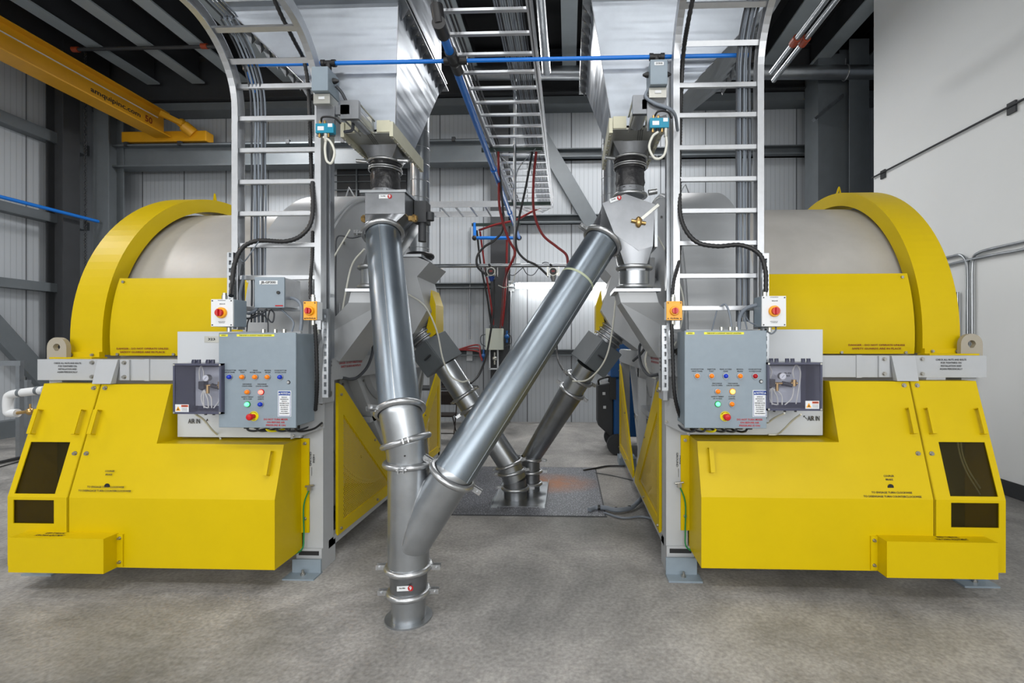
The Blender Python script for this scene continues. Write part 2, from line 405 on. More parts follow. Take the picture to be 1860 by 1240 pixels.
# girts on the back wall
def girt(y0, y1, pa, pb, D=9.9, m=STEELG):
    a, b = P(pa, y0, D), P(pb, y0, D); z0 = P((pa+pb)/2, y1, D).z; z1 = P((pa+pb)/2, y0, D).z
    trim(MB().box(a.x, D-.16, z0, b.x, YB, z0+.02).box(a.x, D-.16, z1-.02, b.x, YB, z1).box(a.x, D-.03, z0, b.x, YB, z1), m)
girt(272, 288, 893, 1478); girt(515, 524, 205, 1500); girt(391, 405, 893, 1500); girt(634, 645, 205, 1200)
# diagonal wind brace on the back wall
trim(MB().beam(P(905, 118, 9.75), P(1095, 440, 9.75), .30, .12, (0, -1, 0)), STEELG)
# girts and brace on the left wall
def lgirt(p0, p1, hgt=.16):
    a = PX(*p0, XL+.1); b = PX(*p1, XL+.1); z = (a.z+b.z)/2
    trim(MB().box(XL, -1, z-hgt/2, XL+.2, 9.3, z+hgt/2), STEELG)
lgirt((0, 215), (150, 272), .2); lgirt((0, 372), (150, 413), .16); lgirt((0, 515), (125, 524), .16); lgirt((0, 780), (30, 778), .3)
trim(MB().beam(PX(-40, 560, XL+.15), PX(90, 700, XL+.15), .3, .12, (1, 0, 0)), STEELG)
# ducts standing at the right of the back wall
a, b = P(1481, 300, 9.1), P(1540, 300, 9.1)
t = MB().box(a.x, 9.0, 0, b.x, 9.5, 6.9).build('wall_duct', STEELG, label='tall rectangular grey duct standing at the right end of the back wall', cat='duct')
c2 = P(1562, 300, 8.7)
trim(MB().ibeam(((b.x+c2.x)/2, 8.9, 0), ((b.x+c2.x)/2, 8.9, 7.0), .34, .34, .02, (0, 1, 0)), STEELG)
MB().beam(P(1478, 218, 8.95), P(1530, 174, 8.95), .1, .05).build('duct_bracket', GALV, label='short sloping galvanised rail across the grey wall duct', cat='rail')
# dark louvre high on the back wall behind the left hopper
a = P(612, 285, 9.88); b = P(738, 470, 9.88)
t = thing('wall_louver', 'dark rectangular opening with thin rails on back wall, behind the left hopper', 'louver', ((a.x+b.x)/2, 9.88, b.z))
MB().box(a.x, 9.88, b.z, b.x, 9.94, a.z).build('panel', STEELD, t)
mb = MB()
for yy in (318, 330, 345):
    z = P(650, yy, 9.86).z; mb.box(a.x-.05, 9.84, z-.008, b.x, 9.87, z+.008)
mb.build('rail', STEELG, t)
x = P(648, 300, 9.84).x; MB().box(x-.012, 9.82, b.z, x+.012, 9.86, a.z+1).build('rail', STEELG, t)
# =================================================================== overhead crane
z0 = P(300, 303, 9.4).z; z1 = P(300, 263, 9.4).z; a = P(190, 300, 9.4); b = P(891, 300, 9.4)
t = thing('runway_beam', 'long grey steel runway beam across the back wall under the yellow crane', 'beam', ((a.x+b.x)/2, 9.4, z0))
MB().ibeam((a.x, 9.5, (z0+z1)/2), (b.x, 9.5, (z0+z1)/2), .3, z1-z0, .03).build('beam', STEELG, t)
MB().box(a.x, 9.46, z1, b.x, 9.54, z1+.06).build('rail', STEELD, t)
for i in range(7):
    x = a.x+.45+i*1.1; MB().box(x, 9.34, z1-.03, x+.07, 9.4, z1+.05).build('rail_clip', STEELD, t)
e = P(292, 246, 9.3); X = e.x
t = thing('bridge_crane', 'yellow overhead bridge crane at upper left with black lettering on its girder', 'crane', (X, 5, z1))
zb, zt = e.z, e.z+.46
MB().box(X-.02, -1, zb, X+.02, 9.35, zt).box(X-.14, -1, zt-.02, X+.14, 9.35, zt).box(X-.17, -1, zb-.02, X+.17, 9.35, zb).build('girder', YDK, t)
MB().box(X+.02, -1, zb+.30, X+.035, 9.2, zb+.315).build('cable_rail', WHT, t)
g = MB(); g.text('amquipinc.com', (X+.022, P(185, 170, 8.4).y*0+8.35, zb+.17), .085, (0, 1, 0), width=.95); g.build('lettering', INK, t)
g = MB(); g.text('50', (X+.022, 9.0, zb+.17), .12, (0, 1, 0)); g.build('emblem', INKB, t)
a, b = P(230, 250, 9.5), P(382, 250, 9.5)
MB().box(a.x, 9.38, z1+.06, b.x, 9.6, z1+.27).build('end_truck', YDK, t, bev=.015)
for px in (245, 365):
    q = P(px, 255, 9.4); MB().cyl((q.x, 9.44, z1+.13), (q.x, 9.56, z1+.13), .07).build('wheel', STEELD, t)
MB().cyl(P(334, 228, 9.3), P(352, 243, 9.4), .11).cyl(P(328, 222, 9.3), P(336, 229, 9.3), .085).build('drive_motor', YDK, t)
MB().beam(P(290, 205, 9.0), P(338, 228, 9.3), .07, .09).build('walkway_arm', YDK, t)
# hanging chain and sprinkler pipe in the left corner
c0 = P(155, 70, 8.9)
mb = MB()
for k in range(90):
    z = c0.z-.055*k
    if z < 2.2: break
    mb.ring((c0.x, c0.y, z), (1, 0, 0) if k % 2 else (0, 1, 0), .022, .008, 8, 5)
mb.build('load_chain', STEELD, label='dark steel chain hanging down in the left corner beside the column', cat='chain')
mb = MB().cyl(P(135, 90, 8.2), P(405, 84, 8.2), .03)
o = mb.build('sprinkler_pipe', STEELD, label='thin dark sprinkler pipe under the roof joists at upper left', cat='pipe')
for p in ((137, 90), (371, 84)): MB().cyl(P(p[0]-5, p[1], 8.2), P(p[0]+6, p[1], 8.2), .045).build('coupling', mat('orange_coupling', sr(150, 60, 30)), o)
# horizontal galvanised pipe near the roof
a, b = P(828, 133, 8.7), P(1600, 131, 8.7)
o = MB().cyl(a, b, .118).build('ceiling_pipe', GALV, label='long horizontal galvanised pipe under the roof at the back', cat='pipe')
q = P(1536, 132, 8.7); MB().ring(q, (1, 0, 0), .125, .012).cyl(q+V((0, 0, .12)), q+V((0, 0, .25)), .012).build('hanger', CLAMP, o)
# =================================================================== mixers
def make_mixer(side, xi, s, dD):
    L = side == 'left'; su = .955 if L else 1.; cl = lambda q: max(0., min(1., q)); lo = .03 if L else 0.
    T = lambda u, d, z: V((xi+s*u*su, d+dD, z-lo*cl(z/.15)*cl((1.8-z)/.25)))
    t = thing('drum_mixer', 'yellow and grey rotating drum mixer on the %s side of the room' % side, 'mixer', T(1.05, 5, 0))
    def bx(mb, u0, d0, z0, u1, d1, z1): a, b = T(u0, d0, z0), T(u1, d1, z1); return mb.box(min(a.x, b.x), a.y, a.z, max(a.x, b.x), b.y, b.z)
    ax = V((s, 0, 0)); cen = T(0, 5.02, 1.66); C = lambda u: cen+ax*(u*su)
    def bolt(u, d, z, r=.011, dr=(0, -1, 0), p=t):
        c = T(u, d, z); dr = V(dr); MB().cyl(c, c+dr*.004, r*1.35, n=14).cyl(c+dr*.004, c+dr*.014, r, n=6, smooth=False).build('bolt', BOLT, p)
    # drum and rotating housing
    MB().lathe(cen, ax, [(.68, .4), (.68, 1.262), (.72, 1.266), (1.95, 1.266), (2.1, 1.2), (2.1, .5)], 96).build('drum', DRUM, t)
    h = MB().lathe(cen, ax, [(.19, .25), (.19, 1.40), (.20, 1.43), (.70, 1.43), (.71, 1.41), (.71, 1.2)], 96).build('drum_housing', GRY, t)
    MB().ring(C(.19), ax, 1.405, .012, 96, 6).build('rim', GRY, h)
    for k in range(14):
        a = math.radians(8+k*26)
        c = C(.188)+V((0, math.cos(a), math.sin(a)))*1.22; MB().cyl(c, c-ax*.014, .013, n=6).build('bolt', BOLT, h)
    # radial access plate and centre hub of the inner end
    MB().lathe(C(.19), -ax, [(0, .62), (.05, .6), (.09, .42), (.16, .40), (.16, .2)], 48).build('end_hub', GRY, h)
    mb = MB(); p = [C(.187)+V((0, d, z)) for d, z in ((-1.0, .30), (-.62, .30), (-.5, -.42), (-1.0, -.42))]
    mb.prism(p, -ax*.012); mb.build('access_plate', GRY, h)
    for d, z in ((-.96, .26), (-.66, .26), (-.96, -.38), (-.55, -.38), (-.96, -.05)):
        c = C(.175)+V((0, d, z)); MB().cyl(c, c-ax*.014, .013, n=6).build('bolt', BOLT, h)
    # lifting loop on housing top
    q = C(.45)+V((0, -.25, 1.41)); MB().tube([q-ax*.05, q+V((0, -.02, .09)), q+ax*.05+V((0, .02, 0))], .008, 8, 1).build('lifting_loop', GRY, t)
    # ring guard
    mb = MB(); loops = []
    angs = [None]+[math.pi*k/64 for k in range(65)]+[None]
    for i, a in enumerate(angs):
        row = []
        for (u, r) in ((1.885, 1.416), (2.15, 1.416), (2.15, 1.298), (1.885, 1.298)):
            if a is None: sg = -1 if i == 0 else 1; row.append(C(u)+V((0, sg*r, -.125)))
            else: row.append(C(u)+V((0, -math.cos(a)*r, math.sin(a)*r)))
        loops.append(row)
    g = mb.loft(loops).build('ring_guard', YEL, t)
    mb = MB(); bx(mb, 1.88, 3.575, 1.53, 2.17, 3.62, 1.57); bx(mb, 1.86, 3.50, 1.522, 2.2, 3.62, 1.534); mb.build('guard_flange', YEL, t)
    for u in (1.93, 2.1): bolt(u, 3.57, 1.55, .008)
    q = C(2.02)+V((0, -.08, 1.41)); MB().tube([q-ax*.06-V((0, .06, 0)), q+V((0, 0, .1)), q+ax*.06+V((0, .06, 0))], .009, 8, 1).build('lifting_loop', YEL, t)
    # curved drum cover
    R = 1.395; loops = []
    for k in range(13):
        zz = -.13+k*(.60/12); a = math.asin(zz/R)
        f = lambda u, r: C(u)+V((0, -math.cos(a)*r, math.sin(a)*r))
        loops.append([f(.68, R), f(1.845, R), f(1.845, R-.03), f(.68, R-.03)])
    dc = MB().loft(loops).build('drum_cover', YEL, t)
    for (u, zz) in ((1.80, .44), (1.32, -.12), (1.78, -.12), (.76, .44)):
        a = math.asin(zz/R); c = C(u)+V((0, -math.cos(a)*R, math.sin(a)*R)); MB().cyl(c, c+V((0, -.012, 0)), .011, n=6).build('bolt', BOLT, dc)
    mb = MB(); uc = 1.57 if not L else 1.575
    c = T(uc, 5.02-R*.9985-.004, 1.568)
    mb.text('DANGER - DO NOT OPERATE UNLESS', c+V((0, 0, .026)), .013, width=.405); mb.text('SAFETY GUARDS ARE IN PLACE', c, .013, width=.35)
    mb.build('warning_lettering', INKB, dc)
    # frame
    mb = MB(); bx(mb, 0, 3.37, 1.375, 2.14, 3.47, 1.523); mb.build('front_beam', GRY, t)
    mb = MB(); bx(mb, 0, 6.5, 1.375, 2.14, 6.6, 1.523); mb.build('rear_beam', GRY, t)
    mb = MB(); bx(mb, 1.275, 3.362, 1.372, 1.31, 3.37, 1.526); mb.build('splice_bar', GRY, t); mb = MB(); bx(mb, 1.42, 3.355, 1.377, 1.49, 3.37, 1.52); mb.build('splice_plate', GRY, t)
    mb = MB(); mb.hexa([T(1.50, 3.35, 1.522), T(1.655, 3.35, 1.522), T(1.655, 3.37, 1.522), T(1.50, 3.37, 1.522)], [T(1.505, 3.30, 1.355), T(1.645, 3.30, 1.355), T(1.645, 3.34, 1.355), T(1.505, 3.34, 1.355)]); mb.build('gusset', GRY, t)
    for u, z in ((1.455, 1.50), (1.455, 1.40), (1.715, 1.50), (1.715, 1.40)): bolt(u, 3.355 if u < 1.6 else 3.37, z)
    mb = MB(); c = T(1.905, 3.368, 1.45); w4 = (.2, .135, .135, .15)
    for i, q in enumerate(('CHECK ALL NUTS AND BOLTS', 'FOR TIGHTNESS ON', 'INSTALLATION AND', 'AGAIN PERIODICALLY')):
        mb.text(q, c+V((0, 0, .045-.021*i)), .0115, width=w4[i])
    mb.build('notice_lettering', INK, t)
    # posts, rails
    mb = MB(); bx(mb, 0, 3.42, .19, .15, 3.57, 1.38); ip = mb.build('post', GRY, t)
    mb = MB(); bx(mb, 2.03, 3.44, .02, 2.13, 3.58, 1.38); mb.build('post', GRY, t)
    mb = MB(); bx(mb, 0, 6.42, .02, .12, 6.56, 1.38); mb.build('post', GRY, t)
    mb = MB(); bx(mb, 2.03, 6.42, .02, 2.13, 6.56, 1.38); mb.build('post', GRY, t)
    mb = MB(); bx(mb, .03, 4.98, .15, .11, 5.06, 1.4); mb.build('post', GRY, t)
    mb = MB(); bx(mb, 0, 3.5, .15, .06, 6.5, .21); mb.build('bottom_rail', GRY, t)
    mb = MB(); bx(mb, 0, 3.45, 1.365, .07, 6.5, 1.535); ib = mb.build('inner_beam', GRY, t)
    mb = MB(); c = T(-.001, 3.86, 1.485); ex = (0, -s, 0)
    mb.text('DANGER - DO NOT OPERATE UNLESS', c, .016, ex, width=.40); mb.text('SAFETY GUARDS ARE IN PLACE', c-V((0, 0, .028)), .016, ex, width=.35); mb.build('warning_lettering', INKR, ib)
    for (d0, z0, d1, z1) in ((4.1, 1.36, 4.98, .3), (5.9, 1.36, 5.06, .3), (4.35, .95, 4.98, .95), (5.06, .8, 5.5, .8)):
        MB().beam(T(.1, d0, z0), T(.1, d1, z1), .05, .09, (1, 0, 0)).build('brace', GRY, t)
    MB().beam(T(.42, 4.15, .25), T(.42, 4.75, 1.2), .3, .05, (0, 1, 0)).build('chute_plate', GRY, t)
    mb = MB(); bx(mb, .35, 4.1, .16, 1.9, 6.0, .24); mb.build('drip_tray', STEELD, t)
    # mesh guards on the inner side
    for sg, dm, nm in ((1, 0, 'near'), (-1, 10.1, 'far')):
        D = lambda d: d if sg == 1 else dm-d
        A, B, Cc = (3.62, 1.34), (3.62, .20), (4.97, .19)
        mb = MB(); A2, C2 = (3.70, 1.31), (4.97, .27)
        outer = [A, B, Cc, C2, A2]; inner = [(3.705, 1.09), (3.705, .285), (4.66, .285), (4.66, .30), (3.71, 1.09)]
        o3 = [T(-.012, D(d), z) for d, z in outer]; i3 = [T(-.012, D(d), z) for d, z in inner]; v = ax*.02
        mb.loft([i3, o3, [q+v for q in o3], [q+v for q in i3], i3], False)
        mg = mb.build('mesh_guard', YEL, t)
        ms = MB(); ms.add([T(-.004, D(d), z) for d, z in ((3.69, 1.12), (3.69, .27), (4.72, .27))], [(0, 1, 2)]); ms.build('mesh', MESHY, mg)
        for d, z in ((3.66, 1.25), (3.66, .24), (4.35, .235), (4.3, .78)):
            c = T(-.012, D(d), z); MB().cyl(c, c-ax*.012, .011, n=6).build('bolt', BOLT, mg)
    # feet
    for k, (u, d) in enumerate(((0, 3.36), (1.93, 3.36), (0, 6.4), (1.93, 6.4))):
        if d < 5:
            mb = MB(); bx(mb, u, d+.04, .0, u+.19, d+.24, .19); mb.build('foot_block', GRY if k == 0 else STEELG, t)
            mb = MB(); bx(mb, u-.012, d-.09, .0, u+.215, d+.03, .012); bx(mb, u-.012, d+.005, .012, u+.2, d+.02, .125); f = mb.build('foot', ENC, t)
            c = T(u+.1, d-.03, .012); MB().cyl(c, c+V((0, 0, .035)), .009, n=10).cyl(c, c+V((0, 0, .015)), .017, n=6, smooth=False).build('anchor_bolt', BOLT, f)
        else:
            mb = MB(); bx(mb, u-.02, d-.03, 0, u+.2, d+.26, .1); mb.build('foot', ENC, t)
    mb = MB(); bx(mb, .02, 3.397, .145, .17, 3.402, .175); mb.build('slot', BLK, t)
    # lifting lugs
    out = [(.075*math.cos(a), .075*math.sin(a)) for a in [math.pi*k/14 for k in range(15)]]+[(-.075, -.165), (.075, -.165)]
    mb = MB(); c = T(2.165, 3.52, 1.60); mb.plate_hole(c, (1, 0, 0), (0, 0, 1), out, (0, -.0), .028, -.035); mb.build('lifting_lug', mat('taupe_paint', sr(160, 153, 138), 0, .5) if 'taupe_paint' not in MATS else MATS['taupe_paint'], t)
    mb = MB(); bx(mb, 2.02, 3.49, 1.37, 2.15, 3.56, 1.5); mb.build('lug_base', GRY, t)
    mb = MB(); r = .085; hw = .085
    out = [(r*math.cos(a), r*math.sin(a)) for a in [math.pi*k/14 for k in range(15)]]+[(-hw, -.37), (hw, -.37)]
    c = T(-.006, 3.43, 1.585); ex = V((0, -s, 0)); mb.plate_hole(c, ex, (0, 0, 1), out, (0, .02), .022, .028)
    lp = mb.build('lifting_plate', GRY, t)
    mb = MB()
    for i, q in enumerate(('REFER TO', 'MANUAL FOR', 'PROPER', 'LIFTING')): mb.text(q, c-ax*.0-V((0, 0, .085+.027*i))-ax*.0+(-ax)*.03, .013, ex, width=.09 if i in (0, 1) else .062)
    mb.build('lettering', INK, lp)
    q = T(-.034, 3.43, 1.28); MB().cyl(q, q-ax*.02, .02, n=6, smooth=False).build('bolt', BOLT, lp)
    # cover plate under the panel
    mb = MB(); mb.prism([T(.11, 3.20, 1.20), T(-.01, 3.42, 1.235), T(-.01, 3.42, 1.04), T(.11, 3.20, 1.0)], (0, .008, 0)); cp = mb.build('cover_plate', GRY, t)
    for d in ((.10, 3.213, 1.185), (.10, 3.213, 1.02), (.0, 3.40, 1.215), (.0, 3.40, 1.06)): bolt(*d, r=.008, p=cp)
    # backing plate behind the panels
    mb = MB(); bx(mb, .12, 3.335, .985, 1.035, 3.36, 1.70); mb.build('backing_plate', PWH, t)
    # ---- lower front guard
    def cov(pr, u0, u1): return MB().loft([[T(u0, d, z) for d, z in pr], [T(u1, d, z) for d, z in pr]])
    cov([(3.42, .18), (3.10, .18), (3.10, .63), (3.2, .965), (3.42, .965)], .158, 1.07).build('lower_cover', YEL, t)
    mc = cov([(3.42, .18), (3.10, .18), (3.10, .63), (3.32, 1.35), (3.40, 1.35), (3.42, 1.3)], 1.07, 1.592).build('lower_cover', YEL, t)
    mb = MB(); bx(mb, .10, 3.408, .3, .16, 3.42, .965); fl = mb.build('cover_flange', YEL, t)
    for z in (.4, .93): bolt(.13, 3.408, z, .009, p=fl)
    mb = MB(); bx(mb, 1.594, 3.12, .18, 1.602, 3.4, .64); mb.prism([T(1.594, 3.115, .63), T(1.594, 3.335, 1.34), T(1.594, 3.42, 1.34), T(1.594, 3.42, .63)], ax*.008); mb.build('seam_strip', GRY, t)
    # end cover with two windows
    us = (1.605, 1.70, 1.99, 2.025); zs = (.18, .458, .612, .65, .97, 1.35)
    dd = lambda z: 3.10 if z <= .63 else 3.10+.22*(z-.63)/.72
    mb = MB()
    def quad(u0, z0, u1, z1):
        if z0 < .63 < z1: quad(u0, z0, u1, .63); quad(u0, .63, u1, z1); return
        a = [T(u0, dd(z0), z0), T(u1, dd(z0), z0), T(u1, dd(z1), z1), T(u0, dd(z1), z1)]; mb.loft([a, [q+V((0, .006, 0)) for q in a]])
    quad(us[0], zs[0], us[3], zs[1]); quad(us[0], zs[2], us[3], zs[3]); quad(us[0], zs[4], us[3], zs[5])
    for z0, z1 in ((.458, .612), (.65, .97)): quad(us[0], z0, us[1], z1); quad(us[2], z0, us[3], z1)
    for u in (1.603, 2.025):
        mb.prism([T(u, 3.10, .18), T(u, 3.10, .63), T(u, 3.32, 1.35), T(u, 3.42, 1.35), T(u, 3.42, .18)], ax*.005)
    mb.prism([T(1.603, 3.32, 1.35), T(2.03, 3.32, 1.35), T(2.03, 3.42, 1.35), T(1.603, 3.42, 1.35)], V((0, 0, .005)))
    ec = mb.build('end_cover', YEL, t)
    for z0, z1 in ((.458, .612), (.65, .97)):
        a = [T(1.69, dd(z0)+.012, z0-.01), T(2.0, dd(z0)+.012, z0-.01), T(2.0, dd(z1)+.012, z1+.01), T(1.69, dd(z1)+.012, z1+.01)]
        MB().loft([a, [q+V((0, .004, 0)) for q in a]]).build('window', SMOKE, ec)
    mb = MB(); bx(mb, 1.62, 3.40, .2, 2.02, 3.41, 1.3); mb.build('back_panel', mat('olive_interior', sr(112, 104, 48), 0, .6) if 'olive_interior' not in MATS else MATS['olive_interior'], t)
    if not L:
        mb = MB(); mb.tube([T(1.88, 3.3, 1.2), T(1.88, 3.28, .95), T(1.92, 3.27, .78), T(2.0, 3.25, .62)], .005)
        mb.tube([T(1.92, 3.3, 1.2), T(1.9, 3.28, .95), T(1.93, 3.27, .80), T(2.0, 3.25, .66)], .005); mb.build('air_hose', WCB, t)
        mb = MB(); bx(mb, 1.68, 3.36, .62, 1.78, 3.365, 1.1); mb.build('inner_mesh', mat('expanded_metal', sr(150, 148, 130), .5, .5, extra=holes(.02, .3)) if 'expanded_metal' not in MATS else MATS['expanded_metal'], t)
    for u in (1.555, 1.64):
        for z in (1.325, .90, .235): bolt(u, dd(z), z, .011, p=(mc if u < 1.6 else ec))
    def handle(u, z0, z1, p):
        mb = MB(); ey = V((0, dd(z1)-dd(z0), z1-z0)).normalized(); nn = V((0, -ey.z, ey.y)); a, b = T(u, dd(z0), z0), T(u, dd(z1), z1)
        m1, m2 = a+nn*.035, b+nn*.035
        mb.obox((m1+m2)/2, (m2-m1)/2, (.014, 0, 0), nn*.003); mb.obox((a+m1)/2, nn*.0175, (.014, 0, 0), ey*.003); mb.obox((b+m2)/2, nn*.0175, (.014, 0, 0), ey*.003)
        mb.build('handle', YEL, p)
    handle(1.545, 1.02, 1.175, mc); handle(1.665, 1.02, 1.175, ec); handle(1.985, 1.02, 1.175, ec); handle(.235, .775, .92, t)
    tilt = V((0, .22, .72)).normalized(); c = T(1.345, dd(.71), .71)
    mb = MB(); hb = T(1.345, dd(.70), .70); mb.cyl(hb, hb+V((0, -.0015, 0)), .019, n=24); mb.build('brake_hole', BLK, mc)
    mb = MB(); K = T(1.345, 0, 0).x
    for q, z, wd in (('COUPLER', .764, .065), ('BRAKE', .743, .045), ('TO ENGAGE TURN CLOCKWISE', .668, .25), ('TO DISENGAGE TURN COUNTERCLOCKWISE', .645, .355)):
        mb.text(q, (K, dd(z)+dD-.001, z), .0115, (1, 0, 0), tilt, width=wd)
    mb.build('lettering', INK, mc)
    # step box
    mb = MB(); bx(mb, 1.245, 3.0, .185, 1.90, 3.10, .405); sb = mb.build('step_box', YEL, t)
    mb = MB(); bx(mb, 1.205, 3.09, .19, 1.245, 3.10, .40); mb.build('flange', YEL, sb)
    for z in (.22, .375): bolt(1.225, 3.09, z, .008, p=sb)
    mb = MB()
    for i, (q, wd) in enumerate((('REFER TO MANUAL', .13), ('FOR CHAIN ADJUSTMENT', .19))):
        c = T(1.66, 3.075-.035*i, .4055); mb.text(q, c, .022, (1, 0, 0), (0, 1, 0), width=wd)
    mb.build('lettering', INK, sb)
    # discharge hood, inlet chute
    poly = [(.15, 2.44), (-.27, 2.45), (-.40, 2.40), (-.27, 2.26), (-.37, 1.93), (-.24, 1.72), (.05, 1.5), (.15, 1.5)]
    hd = MB().loft([[T(u, d, z) for u, z in poly] for d in (4.72, 5.35)]).build('discharge_hood', GRY, t)
    mb = MB(); bx(mb, -.32, 4.70, 2.45, .1, 5.1, 2.475); mb.build('flange', GALV, hd)
    mb = MB(); mb.prism([T(-.36, 4.9, 2.15), T(-.41, 4.9, 2.0), T(-.41, 4.9, 1.72), T(-.28, 4.9, 1.62), T(-.33, 4.9, 1.85)], V((0, .3, 0))); mb.build('yellow_guard', YEL, hd)
    for z in (2.2, 1.9): c = T(-.1, 4.72, z); MB().cyl(c, c+V((0, -.05, 0)), .03).build('knob', BOLT, hd)
    io = -.15 if L else 0
    A = [T(-.34+io, 3.38, 1.97), T(-.08+io, 3.38, 1.97), T(-.08+io, 3.66, 1.97), T(-.34+io, 3.66, 1.97)]
    Bb = [T(-.02, 3.62, 1.50), T(.22, 3.62, 1.62), T(.22, 4.05, 1.62), T(-.02, 4.05, 1.50)]
    ic = MB().loft([A, [q+V((s*.02, 0, -.08)) for q in A], Bb]).build('inlet_chute', GRY, t)
    mb = MB(); bx(mb, -.37+io, 3.35, 1.965, -.05+io, 3.69, 1.985); mb.build('flange', GALV, ic)
    MB().cyl(T(-.21+io, 3.52, 1.985), T(-.21+io, 3.52, 2.16), .108).build('neck', GALV, ic)
    for z in (2.01, 2.15): MB().ring(T(-.21+io, 3.52, z), (0, 0, 1), .118, .017).build('clamp', CLAMP, ic)
    # cables on the inner face
    MB().tube([T(-.02, 3.8, 2.5), T(.1, 3.7, 2.2), T(.17, 3.62, 1.9), T(.1, 3.6, 1.6), T(.02, 3.62, 1.5)], .006).build('cable', WCB, t)
    MB().tube([T(.05, 4.2, 1.62), T(-.08, 4.1, 1.60), T(-.10, 3.95, 1.45), T(-.06, 3.8, 1.36), T(0, 3.72, 1.37)], .012).build('cable', CBD, t)
    # ground wire
    c = T(.085, 3.40, .62); MB().box(c.x-.014, c.y-.02, c.z-.014, c.x+.014, c.y, c.z+.014).cyl(c+V((-.03, -.01, .012)), c+V((.03, -.01, .02)), .007).build('ground_lug', BOLT, t)
    MB().tube([c+V((0, -.01, 0)), T(.125, 3.385, .5), T(.125, 3.385, .3), T(.13, 3.37, .2), T(.22, 3.37, .15)], .005).build('ground_wire', GRNW, t)
    mb = MB(); mb.text('GROUND', (c.x-.009, T(0, 3.419, 0).y, .79), .013, (0, 0, -1), (1, 0, 0), width=.10); mb.text('HERE', (c.x+.014, T(0, 3.419, 0).y, .79), .013, (0, 0, -1), (1, 0, 0), width=.06)
    mb.box(c.x-.001, T(0, 3.417, 0).y, .67, c.x+.001, T(0, 3.418, 0).y, .73); mb.build('lettering', INK, t)
    return t
make_mixer('left', -1.74, -1, -.06)
make_mixer('right', .68, 1, 0)
